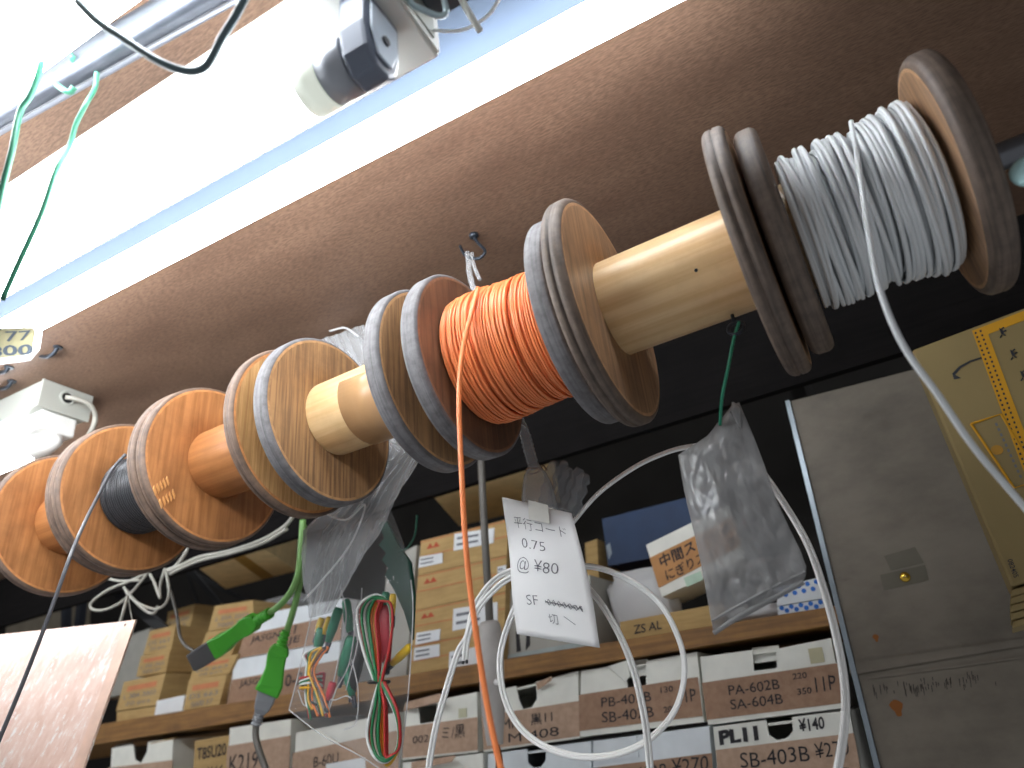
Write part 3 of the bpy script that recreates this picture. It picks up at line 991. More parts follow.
wireC = thing('orange_wire', 'orange wire wound on a dark spool with one strand hanging to the bottom edge', 'wire', ROD + V(.02, 0, 0))
mb, _ = winding(-.025, .072, .0500, .0022, 43, 5, 5, 1.4, lambda k: .0015 * math.sin(k * 7))
mb.build('winding', M['orangewire'], wireC)
mb = MB(); mb.tube(pxs([(478, 288, .405), (470, 318, .391), (462, 355, .385), (459, 400, .384), (462, 480, .384), (467, 560, .383), (477, 640, .382), (490, 720, .381), (506, 790, .38)]), .0020, 10)
mb.build('loose_end', M['orangewire'], wireC)

wireF = thing('black_wire', 'black wire wound on an orange brown spool with a taut strand running down left', 'wire', ROD + V(-.47, 0, 0))
mb, _ = winding(-.5115, -.3945, .0425, .0030, 33, 2, 8, .12)
mb.build('winding', M['blackwire'], wireF)
mb = MB(); mb.tube(pxs([(126, 454, .416), (112, 470, .408), (97, 498, .388), (85, 522, .366), (72, 552, .350), (48, 618, .344), (24, 680, .344), (-6, 752, .344)]), .0019, 8)
mb.build('loose_end', plain('shiny black wire', srgb(84, 84, 88), .3), wireF)

# screw eye in the pine core, green wire
eye = thing('screw_eye', 'small dark screw eye in the underside of the long bare core', 'screw eye', PY(735, 330, .456))
c = PY(736, 328, .458)
mb = MB(); mb.tube([c + V(math.cos(t) * .0058, math.sin(t) * .002, math.sin(t) * .0058) for t in [k * PI / 12 for k in range(25)]], .0013, 8); mb.build('ring', M['hook'], eye)
mb = MB(); mb.tube([c + V(0, 0, .0058), c + V(0, 0, .0115)], .0013, 8); mb.build('shank', M['hook'], eye)
mb = MB(); mb.tube(pxs([(739, 322, .457), (735, 334, .456), (737, 327, .4575), (734, 338, .456), (728, 368, .456), (722, 398, .458), (720, 425, .47)]), .0012, 6)
tag(mb.build('green_wire', M['greenwire2']), 'thin green wire tied from the screw eye down to the dusty plastic bag', 'wire')

# ------------------------------------------------------------------ dusty bag at the right
def sheet_bag(rows, y, bulge, seed, nu=26, sub=5, amp=.004, straight=True, folds=0):
    """rows of (left, right) picture points; returns front and back skins"""
    def edge(k):
        K = [PY(r[k][0], r[k][1], r[k][2] if len(r[k]) > 2 else y) for r in rows]
        if not straight: return spline(K, sub)
        return [K[i].lerp(K[i + 1], t / sub) for i in range(len(K) - 1) for t in range(sub)] + [K[-1]]
    L, Rr = edge(0), edge(1)
    nv = len(L) - 1
    mb = MB()

    def skin(sg):
        def fn(a, b):
            j = min(nv, int(round(b * nv)))
            p = L[j].lerp(Rr[j], a)
            w = math.sin(PI * a) ** .7 * (math.sin(PI * min(1, max(0, b))) ** .6)
            q = V(p.x * 22, seed, p.z * 14)
            nz = noise.noise(q) + .6 * abs(noise.noise(q * 2.3)) - .5 * abs(noise.noise(q * 3.7 + V(0, 3, 0))) - .22 * abs(noise.noise(q * 8)) + .12 * abs(noise.noise(q * 15))
            if folds: nz += 1.1 * abs(math.sin(folds * PI * a + 3 * noise.noise(V(a * 2, b * 4, seed)))) ** .6
            return p + V(0, sg * bulge * w + amp * nz * (.35 + .65 * w), 0)
        return fn
    mb.grid(skin(-1), nu, nv)
    mb.grid(skin(1), nu, nv)
    return mb


bag = thing('plastic_bag', 'dusty clear plastic bag hanging by a corner from the green wire', 'plastic bag', PY(737, 402, .475))
mb = sheet_bag([((733, 404), (739, 402)), ((707, 436), (755, 440)), ((678, 455), (766, 470)), ((684, 490), (776, 500)), ((692, 525), (789, 528)), ((700, 560), (800, 550)), ((706, 592), (806, 566)), ((710, 615), (806, 574)), ((714, 634), (802, 586))], .475, .008, 4.0, nu=70, sub=12, amp=.0075)
mb.build('bag_film', M['film_grey'], bag, recalc=False)
mb = MB(); mb.tube(pxs([(714, 633, .474), (740, 616, .471), (770, 600, .473), (804, 582, .475)]), .0016, 6)
mb.tube(pxs([(712, 621, .474), (740, 605, .470), (772, 588, .472), (805, 572, .475)]), .001, 6)
mb.build('bottom_seam', M['film_grey'], bag)
mb = MB(); mb.tube(pxs([(733, 403, .475), (736, 411, .473), (740, 428, .472)]), [.004 * t for t in (.3, .4, .5, .6, .7, .8, .9, 1, 1, .9, .8, .7, .6, .5, .4, .3, .2)][:17], 8)
mb.build('gathered_corner', M['film_grey'], bag)

# ------------------------------------------------------------------ white flat cord, paper tag, hook and its bag neck
def twin(mb, path, r=.0016, gap=.0015):
    P = path
    for sgn in (-1, 1):
        Q = []
        for i, p in enumerate(P):
            t = (P[min(i + 1, len(P) - 1)] - P[max(i - 1, 0)]).normalized()
            n_ = t.cross(V(0, 1, 0))
            if n_.length < 1e-4: n_ = V(1, 0, 0)
            n_.normalize()
            Q.append(p + (n_ * .75 + V(0, .65, 0)) * sgn * gap)
        mb.tube(Q, r, 8)


cord = thing('white_cord', 'coil of white twin flex hanging behind the paper tag with its ends trailing', 'cord', PY(560, 560, .57))
mb = MB(); twin(mb, pxs([(548, 556), (575, 520), (600, 492), (635, 467), (665, 453), (688, 447), (712, 446), (735, 452)], .575))
twin(mb, pxs([(735, 452, .575), (760, 470, .58), (785, 505, .58), (808, 545, .575), (824, 590, .57), (836, 635, .565), (844, 680, .56), (845, 720, .555), (838, 768, .55), (830, 800, .55)]))
mb.build('long_run', M['whitecord'], cord)
mb = MB(); twin(mb, pxs([(548, 578), (524, 592), (508, 625), (500, 658), (503, 692), (516, 722), (540, 744), (575, 756), (612, 755), (645, 742), (670, 718), (682, 690), (684, 660), (676, 632), (660, 604), (636, 584), (606, 570), (580, 566), (560, 570)], .585))
mb.build('coil_loop', M['whitecord'], cord)
mb = MB(); twin(mb, pxs([(560, 566), (580, 580), (600, 602), (618, 632), (632, 665), (642, 705), (648, 745), (652, 800)], .565))
mb.build('coil_loop', M['whitecord'], cord)
mb = MB(); twin(mb, pxs([(560, 562), (530, 566), (508, 572), (490, 584), (474, 608), (467, 636), (458, 652), (446, 690), (434, 735), (424, 800)], .575))
mb.build('trailing_end', M['whitecord'], cord)
mb = MB(); twin(mb, pxs([(560, 566), (535, 570), (510, 578), (492, 592), (476, 612), (467, 640), (465, 661)], .566))
mb.build('trailing_end', M['whitecord'], cord)
mb = MB(); e0 = PY(465, 661.5, .566)
for d in (-.0021, .0021):
    mb.tube([e0 + V(d, 0, .001), e0 + V(d * 1.05, -.0005, -.002)], .0012, 6)
o = mb.build('copper_core', M['dark'], cord); o['label'] = 'dark cut ends of the two conductors'

TAGY = .545
tg = thing('paper_tag', 'white paper tag with pencilled 0.75 and ¥80 hanging before the white cord', 'tag', PY(540, 500, TAGY))
Lp = spline([PY(503, 497.5, TAGY), PY(508, 545, TAGY - .004), PY(511, 595, TAGY - .002), PY(517, 634, TAGY + .004)], 6)
Rp = spline([PY(571, 513, TAGY), PY(583, 560, TAGY - .004), PY(593, 602, TAGY - .003), PY(601, 648, TAGY)], 6)


def tagfn(a, b, off=0.0):
    j = (1 - b) * (len(Lp) - 1); i = int(min(j, len(Lp) - 2)); t = j - i
    l = Lp[i].lerp(Lp[i + 1], t); r = Rp[i].lerp(Rp[i + 1], t)
    p = l.lerp(r, a)
    return p + V(0, -.003 * math.sin(PI * a) + .0022 * math.sin(5 * a + 4 * b) - off, 0)


mb = MB(); mb.grid(lambda a, b: tagfn(a, b), 14, 18)
o = mb.build('sheet', M['paper'], tg); sm = o.modifiers.new('thickness', 'SOLIDIFY'); sm.thickness = .0004; sm.offset = 0
w = MB(); tf = lambda a, b: tagfn(a, b, .0008)
write(w, '平行コード', tf, .16, .86, .80, .88, -.014)
write(w, '0.75', tf, .24, .56, .67, .735, -.014)
write(w, '@ ¥80', tf, .12, .68, .49, .60, -.014, .3)
write(w, 'SF', tf, .2, .36, .27, .345, -.014)
write(w, '切', tf, .46, .58, .13, .21, -.014)
for k in range(3):
    w.tube([tf(.46 + .42 * t / 20, .295 + k * .008 - .03 * t / 20 + .016 * math.sin(t * (2.1 + k))) for t in range(21)], .0003, 4)
w.tube([tf(.66 + .03 * t, .20 - .014 * t) for t in range(5)], .0002, 4)
w.build('pencil_writing', M['ink'], o)
px_part('clear_tape', plain('tape on paper', srgb(214, 212, 204), .3), tg, [(528, 500), (548, 505), (550, 524), (529, 519)], TAGY - .0065, 0, .0004)

HY = (PZ(473.6, 234.8, CEIL) - O).y
hk = thing('ceiling_hook', 'black screw hook in the ceiling above the orange wire', 'hook', PZ(473.6, 234.8, CEIL))
hp = pxs([(473.6, 235.5), (475, 239), (479, 244), (485, 251), (481, 257.5), (474, 258.5), (466, 256), (462.5, 251.5), (460, 246)], HY, 6)
mb = MB(); mb.tube(hp, .0019, 8); mb.build('hook_bend', M['hook'], hk)
mb = MB(); c = PZ(473.6, 234.8, CEIL); mb.lathe([(0, .0058), (-.003, .0055), (-.005, .0022)], c, V(0, 0, 1), 16); mb.build('screw_collar', M['hook'], hk)

neck = thing('twisted_bag', 'twisted clear plastic bag neck hanging from the ceiling hook behind the orange spool', 'plastic bag', PY(470, 255, HY))
pth = pxs([(467.5, 253, HY), (469, 262, HY), (471, 280, HY + .004), (490, 340, HY + .01), (514, 410, .565), (524, 432, .56), (529, 450, .56), (534, 468, .56)], None, 8)
mb = MB(); mb.tube(pth, [(.0034 if i < 18 else .0056) + .0006 * math.sin(i * 2.9) for i in range(len(pth))], 10)
mb.tube(pxs([(472, 253, HY), (474, 266, HY), (480, 280, HY + .004)], None, 4), .0022, 8)
mb.build('twisted_neck', M['film_milky'], neck)
mb = MB(); mb.tube(pxs([(534, 466), (536, 480), (538, 492), (540, 512)], .56, 5), [.006, .0075, .009, .011, .012, .0125, .0135, .014, .0145, .015, .0155, .016, .0165, .017, .0172, .0174][:16], 14)
mb.build('flared_skirt', M['film_milky'], neck)
c = PY(534, 470, .56); mb = MB(); mb.tube([c + V(math.cos(t) * .0075, math.sin(t) * .0075, .001 * math.sin(2 * t)) for t in [k * PI / 10 for k in range(21)]] + [c + V(.012, -.003, .001), c + V(.016, -.004, -.006)], .0007, 6)
o = mb.build('rubber_band', plain('brown rubber band', srgb(120, 84, 58), .6), neck)

bw = thing('bubble_film', 'clear wrinkled end of a plastic sleeve sticking up behind the paper tag', 'plastic sleeve', PY(556, 512, .565))
mb = MB()
for i in range(5):
    t = i / 4
    a = PY(544 + 28 * t, 506 + 8 * t, .568); b = PY(554 + 31 * t + (3 if i % 2 else 0), 462 + 13 * t - (3 if i % 2 else 0), .568)
    mb.tube([a.lerp(b, k / 8) + V(.001 * math.sin(k * 2 + i), .001 * math.cos(k * 3 + i), 0) for k in range(9)], [.0062 + .0012 * math.sin(k * 2.3 + i) for k in range(8)] + [.004], 10)
mb.build('sleeve_ridges', M['bubble'], bw)

# ------------------------------------------------------------------ grey cable with inline switch
ic = thing('inline_switch_cable', 'dark grey cable with a grey inline switch hanging before the flat kraft cartons', 'cable', PY(485, 460, .85))
mb = MB(); mb.tube(pxs([(480, 440), (482, 480), (485, 540), (488, 590), (490, 628)], .85), .0058, 10); mb.build('upper_cable', M['greycable'], ic)
sp_ = pxs([(489, 622), (490, 630), (491, 645), (492, 680), (493, 705), (494, 725), (494.5, 738), (495, 745)], .85, 4)
k = len(sp_)
rr = [.0125, .0140, .0148, .0152, .0156, .0160, .0163, .0166, .0168, .0169, .017, .017, .017, .0169, .0168, .0165, .0162, .0156, .015, .0142, .0135, .0128, .0124, .012, .0116, .0112, .0108, .0104, .010]
mb = MB(); mb.tube(sp_, rr[:k], 20); o = mb.build('switch_body', plain('grey switch plastic', srgb(186, 182, 178), .3), ic)
mb = MB(); c = PY(497, 682, .832); mb.lathe([(0, .0042), (-.002, .004), (-.003, .002)], c, V(0, 1, 0), 14); mb.build('switch_button', M['whitecord'], o)
mb = MB(); mb.tube(pxs([(494, 742), (498, 752), (499, 765), (494, 800)], .85), .0045, 10); mb.build('lower_cable', M['black'], ic)

# ------------------------------------------------------------------ bag of test leads
lb = thing('lead_bag', 'clear bag holding bundled test leads, hanging left of the flat kraft cartons', 'plastic bag', PY(355, 620, .62))
LY = .62
mb = sheet_bag([((338, 520), (392, 512)), ((330, 545), (404, 545)), ((322, 575), (411, 580)), ((314, 605), (413, 612)), ((306, 640), (412, 648)), ((298, 675), (409, 685)), ((289, 710), (405, 720)), ((322, 732), (402, 748)), ((362, 752), (399, 768)), ((388, 772), (397, 778))], LY, .022, 9.0, amp=.004)
mb.build('bag_film', M['film_clear'], lb, recalc=False)
mb = MB()
for p in ([(322, 575), (314, 605), (298, 675), (289, 710)], [(289, 710), (322, 735), (362, 757), (390, 776)], [(411, 580), (413, 612), (409, 685), (402, 748), (397, 778)],
          [(340, 585), (346, 620), (334, 680), (328, 712), (336, 690), (350, 660), (358, 600)],
          [(298, 690), (304, 705), (312, 700), (306, 668)], [(324, 697), (334, 700), (346, 696), (352, 699)], [(352, 660), (358, 690), (356, 722), (344, 730)], [(362, 588), (358, 640), (346, 690)]):
    mb.tube(pxs(p, LY - .006), .0007, 5)
mb.build('bag_seams_and_glints', M['film_white'], lb)  # seams and folds, plus white strokes painting crease highlights and glints
up = thing('plastic_sleeve', 'milky plastic sleeve folded behind the taped spool, hanging over the test leads', 'plastic sleeve', PY(345, 335, .58))
mb = sheet_bag([((316, 340, .60), (363, 324, .60)), ((338, 400, .60), (395, 395, .60)), ((372, 446, .58), (424, 452, .58)), ((334, 498, .57), (400, 490, .57)), ((303, 530, .57), (377, 535, .57)), ((301, 578, .58), (352, 573, .58)), ((308, 618, .59), (331, 612, .59))], .58, .005, 14.0, nu=60, sub=10, amp=.007, folds=5)
mb.build('sleeve_film', M['film_milky'], up, recalc=False)
mb = MB(); mb.tube(pxs([(330, 331, .595), (345, 328, .594), (358, 336, .595)]), .0013, 5)
mb.build('crease', M['film_white'], up)
mb = MB(); mb.tube(pxs([(318, 510, .562), (345, 520, .556), (365, 505, .556), (350, 545, .556), (318, 585, .562), (304, 600, .57)]), .0011, 5)
mb.build('crease', M['film_white'], up)


def lead(mb_name, color, pts, r, parent, y):
    m = MB(); m.tube(pxs(pts, y, 8), r, 7)
    return m.build(mb_name, color, parent)


WC = {'white': srgb(228, 228, 226), 'green': srgb(24, 112, 66), 'yellow': srgb(224, 170, 40), 'orange': srgb(226, 120, 40), 'red': srgb(176, 40, 40), 'black': srgb(34, 34, 36)}
WM = {k: plain(k + ' lead', c, .4, 0, .05) for k, c in WC.items()}
tl = thing('test_lead_bundle', 'large loop of coloured test leads tied in the middle, right side of the clear bag', 'test leads', PY(378, 600, LY), 'bundles of test leads in the clear bag')
cols = ['white', 'red', 'green', 'white', 'green', 'green', 'orange', 'yellow', 'red', 'red']
for i, c in enumerate(cols):
    t = i / (len(cols) - 1)
    # upper loop outline shrinks inward, lower loop hangs
    x0 = 357 + 21 * t; x1 = 393 + 2 * math.sin(i); top = 595 + 7 * t
    w = 3.2 * (t - .5)
    pts = [(377 + w * 1.6, 682), (363 + 17 * t, 650), (x0, 618), (x0 + 4, 603), (376 + 2 * t, top), (388 + 2 * t, 603), (391 + 1.5 * t, 622), (389, 650), (380 + w * 1.2, 684),
           (372 + 14 * t, 706), (367 + 20 * t, 734), (373 + 14 * t, 755 + (5 if c in ('yellow', 'black') else 0)), (386 + 4 * t, 762 - 6 * t + (7 if c in ('yellow', 'black') else 0)),
           (397 + 2 * t, 748), (398 + 2 * t, 726), (392 + 4 * t, 706), (382 + w * 1.6, 682)]
    lead('lead_' + c, WM[c], pts, .0016, tl, LY - .016 + .004 * math.sin(i * 2.1))
mb = MB(); c = PY(379, 682, LY - .010)
mb.tube([c + V(math.cos(a) * .011, math.sin(a) * .010, -.001 * math.cos(a)) for a in [k * PI / 12 for k in range(25)]], .0018, 8); mb.build('wire_tie', M['black'], tl)

t2 = thing('test_lead_bundle', 'small bundle of coloured test leads wrapped at the waist, left side of the clear bag', 'test leads', PY(312, 660, LY), 'bundles of test leads in the clear bag')
for i, c in enumerate(['white', 'red', 'green', 'yellow', 'white', 'red', 'black', 'orange']):
    t = i / 7
    pts = [(308 + 10 * t, 695 + 26 * (.5 + .5 * math.sin(i))), (306 + 6 * t, 700), (305 + 8 * t, 680), (307 + 5 * t, 665), (304 + 18 * t, 655 - 5 * t), (316 + 12 * t, 648), (312 + 10 * t, 655), (306 + 8 * t, 672), (313 + 10 * t, 695), (318 + 12 * t, 715 + 3 * math.sin(i * 3))]
    lead('lead_' + c, WM[c], pts, .0014, t2, LY - .008 + .006 * math.sin(i * 1.7))
for j, c in enumerate(['red', 'white', 'green', 'white', 'yellow']):
    m = MB(); c0 = PY(311, 676 + j * 3.2, LY - .004)
    m.tube([c0 + V(math.cos(a) * .012, math.sin(a) * .012, .002 * math.sin(a + j)) for a in [k * PI / 12 for k in range(25)]], .0014, 6); m.build('wrap_' + c, WM[c], t2)


def sleeve_clip(pa, pb, color, r, label, y):
    root = thing('alligator_clip', label, 'clip', PY(pb[0], pb[1], y), 'alligator clips in the clear bag')
    a, b = PY(pa[0], pa[1], y), PY(pb[0], pb[1], y)
    m = MB(); m.tube([a, a.lerp(b, .1), a.lerp(b, .6), b], [r * .75, r, r, r * .7], 10); m.build('insulating_sleeve', color, root)
    d = (b - a).normalized(); s = d.cross(V(0, 1, 0)).normalized()
    m = MB()
    for sg in (-1, 1):
        m.ext([b + s * sg * .001, b + s * sg * r * .6, b + d * .012 + s * sg * .0022, b + d * .013 + s * sg * .0004], V(0, .003, 0))
    m.build('jaws', M['steel'], root)


yl = plain('yellow sleeve', srgb(222, 182, 34), .4); gr = plain('green sleeve', srgb(14, 122, 88), .4); rd = plain('red sleeve', srgb(190, 44, 62), .4)
sleeve_clip((330, 617), (324, 634), yl, .0040, 'yellow alligator clip sleeve, upper left in the clear bag', LY)
sleeve_clip((322, 618), (317, 632), yl, .0040, 'second yellow clip sleeve at the left seam of the clear bag', LY + .006)
sleeve_clip((339, 608), (328, 642), gr, .0058, 'dark green clip sleeve beside the yellow ones in the clear bag', LY - .004)
sleeve_clip((322, 628), (317, 652), gr, .0062, 'short green clip sleeve above the wrapped bundle', LY)
sleeve_clip((352, 636), (341, 676), gr, .0068, 'green clip sleeve in the middle of the clear bag', LY + .004)
sleeve_clip((386, 592), (384, 612), gr, .0046, 'green clip sleeve behind the top of the large lead loop', LY + .008)
sleeve_clip((393, 594), (392, 616), yl, .0040, 'yellow clip sleeve behind the top of the large lead loop', LY + .008)
sleeve_clip((411, 646), (392, 664), yl, .0046, 'yellow clip sleeve lying across at the right seam of the bag', LY)
sleeve_clip((333, 682), (328, 700), rd, .0046, 'red clip sleeve at the centre of the clear bag', LY - .006)
sleeve_clip((386, 606), (386, 662), rd, .0075, 'long red clip sleeve inside the large lead loop', LY + .001)
sleeve_clip((362, 640), (352, 690), M['black'], .0070, 'black clip sleeve left of the large lead loop', LY + .01)
sleeve_clip((345, 662), (352, 696), gr, .0050, 'green clip sleeve low in the middle of the clear bag', LY + .008)
sleeve_clip((322, 672), (318, 700), rd, .0050, 'red clip sleeve behind the wrapped bundle in the clear bag', LY + .006)
sleeve_clip((346, 600), (350, 632), gr, .0056, 'green clip sleeve under the milky sleeve at the bag top', LY + .01)
# green display card with saw edge behind
mb = MB()
cp = [(378, 520), (386, 521), (398, 545), (410, 562), (414, 596), (412, 640), (404, 612), (394, 590), (385, 575), (388, 568), (382, 560), (386, 553), (379, 545), (384, 538)]
mb.ext([PY(u, v, LY + .034) for u, v in cp], V(0, .004, 0))
tag(mb.build('green_card', plain('dark green board', srgb(16, 74, 60), .5)), 'dark green saw edged card at the upper right of the clear bag', 'card')
mb = MB(); mb.tube(pxs([(417, 515, .66), (415, 534, .66), (408, 547, .655), (398, 552, .65)]), .0014, 6)
tag(mb.build('green_hook_wire', plain('dark green coated wire', srgb(34, 92, 72), .4)), 'curved dark green wire above the green card', 'wire')

# ------------------------------------------------------------------ green plugs
def frustum_path(mb, pts, secs, y, n=4, tw=None):
    """boxy loft through picture points; secs are (half across, half deep)"""
    P = [PY(p[0], p[1], p[2] if len(p) > 2 else y) for p in pts]
    vs = []
    for i, p in enumerate(P):
        t = (P[min(i + 1, len(P) - 1)] - P[max(i - 1, 0)]).normalized()
        a = t.cross((P[0] - O).normalized()).normalized(); b = t.cross(a).normalized()
        w, d = secs[i]
        for (x, z) in ((1, .86), (.86, 1), (-.86, 1), (-1, .86), (-1, -.86), (-.86, -1), (.86, -1), (1, -.86)):
            vs.append(p + a * x * w + b * z * d)
    m = len(P)
    fs = [(i * 8 + k, i * 8 + (k + 1) % 8, (i + 1) * 8 + (k + 1) % 8, (i + 1) * 8 + k) for i in range(m - 1) for k in range(8)]
    fs += [tuple(range(8)), tuple(range((m - 1) * 8, m * 8))]
    mb.add(vs, fs)


GY = .68
p1 = thing('green_power_cord', 'green power cord with a dark square connector face pointing left', 'power cord', PY(225, 640, GY))
mb = MB(); frustum_path(mb, [(257, 620), (252, 623), (247, 626), (244, 628), (234, 635), (226, 641), (222, 644), (217, 647)], [(.0075, .007), (.0125, .010), (.0128, .010), (.0112, .010), (.0105, .010), (.0125, .0115), (.0142, .0125), (.0145, .0125)], GY)
mb.build('plug_grip', M['plug'], p1, bevel=.0004)
mb = MB(); frustum_path(mb, [(217, 647), (206, 654), (196, 660)], [(.0142, .0130), (.0142, .0130), (.0132, .0125)], GY); o = mb.build('connector_face', M['plugface'], p1, bevel=.0012); o['label'] = 'dark grey connector block'
mb = MB()
pth = pxs([(256, 621), (263, 617), (270, 613)], GY, 9)
mb.tube(pth, [.0062 + (.0018 if (i // 2) % 2 else 0) for i in range(len(pth))], 10); mb.build('strain_relief', M['plug'], p1)
mb = MB(); mb.tube(pxs([(268, 614), (282, 603), (293, 588), (299, 570), (301, 548), (303, 520)], GY), .0046, 10); mb.build('cord', M['plugcord'], p1)
p2 = thing('green_power_cord', 'green power cord plug mated with a grey connector, pointing down', 'power cord', PY(272, 670, GY))
mb = MB(); frustum_path(mb, [(281, 646), (279, 652), (277, 656), (275, 668), (271, 684), (268, 690)], [(.0095, .008), (.0135, .0105), (.0125, .011), (.012, .011), (.0155, .0135), (.0162, .0135)], GY)
mb.build('plug_grip', M['plug'], p2, bevel=.0004)
pth = pxs([(281, 648), (283, 640), (286, 631)], GY, 9)
mb = MB(); mb.tube(pth, [.0068 + (.0018 if (i // 2) % 2 else 0) - .002 * i / len(pth) for i in range(len(pth))], 10); mb.build('strain_relief', M['plug'], p2)
mb = MB(); mb.tube(pxs([(286, 633), (292, 615), (298, 592), (301, 575), (303, 550), (304, 525)], GY + .01), .0044, 10); mb.build('cord', M['plugcord'], p2)
p3 = thing('grey_power_cord', 'grey connector and cable plugged into the downward green plug', 'power cord', PY(263, 700, GY))
mb = MB(); frustum_path(mb, [(268, 690.5), (265, 700), (262, 708), (260, 713)], [(.0125, .010), (.0120, .010), (.0095, .009), (.0060, .006)], GY); mb.build('connector_body', M['greyplug'], p3, bevel=.001)
pth = pxs([(260, 712), (258, 718), (256, 725)], GY, 8)
mb = MB(); mb.tube(pth, [.0058 + (.0014 if (i // 2) % 2 else 0) for i in range(len(pth))], 10); mb.build('strain_relief', M['greyplug'], p3)
mb = MB(); mb.tube(pxs([(256, 724), (256, 738), (261, 756), (272, 785)], GY), .0042, 10); mb.build('cord', M['greycable'], p3)

# ------------------------------------------------------------------ tied grey cables below the left spools
gc = thing('grey_cable_bundle', 'pale grey cables tied in loops below the left spools', 'cable', PY(150, 580, .68))
for pts, r in (([(148, 572), (132, 580), (108, 590), (92, 602), (92, 609), (104, 610), (120, 603), (132, 592), (146, 575)], .0021),
               ([(124, 587), (130, 597), (142, 605), (156, 609), (166, 603), (169, 590), (166, 572)], .0021),
               ([(126, 590), (134, 600), (146, 611), (154, 613), (158, 606)], .0024),
               ([(150, 574), (155, 584), (160, 598), (160, 586), (165, 568)], .0022),
               ([(167, 570), (176, 566), (186, 552), (187, 546)], .0028),
               ([(168, 571), (182, 565), (200, 557), (230, 551), (262, 540), (285, 526), (296, 512)], .0030),
               ([(170, 574), (184, 567), (202, 560), (232, 553), (263, 543), (287, 529)], .0026),
               ([(105, 578), (120, 581), (140, 580)], .0020)):
    m = MB(); m.tube(pxs(pts, .68, 8), r, 8); m.build('cable_loop', M['cable'], gc)
m = MB(); m.tube(pxs([(168, 586, .7), (172, 596, .7), (177, 616, .7), (180, 636, .7), (186, 646, .69), (194, 651, .685)], None, 8), .0026, 8)
tag(m.build('thin_grey_cable', M['greycable']), 'thin dark grey cable curving down to the dark connector face', 'cable')

# ------------------------------------------------------------------ copper sheet
pb = thing('copper_board', 'scuffed pink copper clad board hanging at the lower left', 'copper board', PY(40, 632, .60))
qd = [PY(-80, 643, .60), PY(136, 620, .60), PY(62, 830, .515), PY(-170, 846, .515)]
nrm = (qd[1] - qd[0]).cross(qd[3] - qd[0]).normalized()
if nrm.y < 0: nrm = -nrm
mb = MB(); mb.ext(qd, nrm * .0022); mb.build('copper_sheet', M['copper'], pb, bevel=.0004)
L = lambda a, b, t: a.lerp(b, t)
mb = MB(); mb.ext([L(qd[1], qd[0], .035) - nrm * .0002, L(qd[1], qd[0], .0) - nrm * .0002, qd[2] - nrm * .0002, L(qd[2], qd[3], .035) - nrm * .0002], -nrm * .0006)
o = mb.build('edge_strip', plain('pale copper edge', srgb(226, 190, 170), .4, .4), pb)
mb = MB(); c = L(qd[1], qd[0], .03) + V(0, -.0015, -.006); mb.ball(c, .0025, 6); mb.build('corner_hole', M['dark'], pb)
m = MB(); m.tube([PY(128, 596, .62), PY(119, 626, .602)], .0022, 8); tag(m.build('hanging_string', M['cable']), 'pale string from the cable loops to the copper board top', 'string')
m = MB(); m.tube(pxs([(127, 590, .64), (129, 602, .63), (131, 614, .62), (133, 622, .6)], None, 5), .0008, 6); tag(m.build('tie_wire', M['cable']), 'thin tie wire at the copper board corner', 'wire')
for i, (p, nm) in enumerate((([(0, 602), (8, 585)], 'upper'), ([(-6, 622), (17, 597)], 'lower'))):
    m = MB(); m.tube(pxs(p, 1.0, 3), .004, 8); tag(m.build('metal_stay', M['steel']), '%s of two thin steel stays at the left edge under the leftmost spool' % nm, 'rod')

# ------------------------------------------------------------------ lamps
LD = V(-.998, -.059, 0).normalized(); LP = V(-LD.y, LD.x, 0)   # along and across
if LP.y < 0: LP = -LP
UP = V(0, 0, 1)


def bar(mb, c, l0, l1, hw, z0, z1, mi=0):
    a = c + LD * l0; b = c + LD * l1
    mb.ext([V(p.x, p.y, z) for p, z in ((a - LP * hw, z0), (a + LP * hw, z0), (a + LP * hw, z1), (a - LP * hw, z1))], b - a, mi)


def lampholder(c, l, z_tube, z_base, parent, hw=.017, name='lamp_holder', mat=None):
    """rounded holder standing on the channel; c axis point, l distance along"""
    p0 = c + LD * l
    pts = []
    for x, z in ((-hw, z_base), (-hw, z_tube + .006), (-hw * .8, z_tube - .010), (-hw * .35, z_tube - .019), (hw * .35, z_tube - .019), (hw * .8, z_tube - .010), (hw, z_tube + .006), (hw, z_base)):
        q = p0 + LP * x; pts.append(V(q.x, q.y, z))
    mb = MB(); mb.ext(pts, LD * .018)
    o = mb.build(name, mat or M['socket'], parent, bevel=.0025)
    return o


# near batten
ca = V(-.186, .1948, 0)
zt, zb = CAMZ + .345, CAMZ + .381
la = thing('batten_lamp', 'near fluorescent batten with a lit tube over the spools, its right end in view', 'lamp', V(-.55, .18, CAMZ + .40))
cb = V(-.188, .2047, 0)
mb = MB(); bar(mb, cb, -.036, .95, .035, zb, zb + .016); mb.build('channel', M['lampwhite'], la, bevel=.002)
mb = MB(); bar(mb, cb, -.0375, -.036, .0335, zb + .001, zb + .034)
o = mb.build('end_plate', M['lampwhite'], la, bevel=.0008)
mb = MB(); bar(mb, cb, -.0385, -.0372, .026, zb + .006, zb + .028); mb.build('end_recess', M['lampgrey'], o)
lh = lampholder(ca, -.024, zt, zb, la)
mb = MB(); p0 = ca + LD * -.0245
pts = []
for x, z in ((-.012, zt + .026), (-.012, zt + .004), (-.006, zt - .012), (.006, zt - .012), (.012, zt + .004), (.012, zt + .026)):
    q = p0 + LP * x; pts.append(V(q.x, q.y, z))
mb.ext(pts, -LD * .0015); o = mb.build('holder_cover', plain('pale holder cover', srgb(196, 208, 222), .4), lh, bevel=.0006)
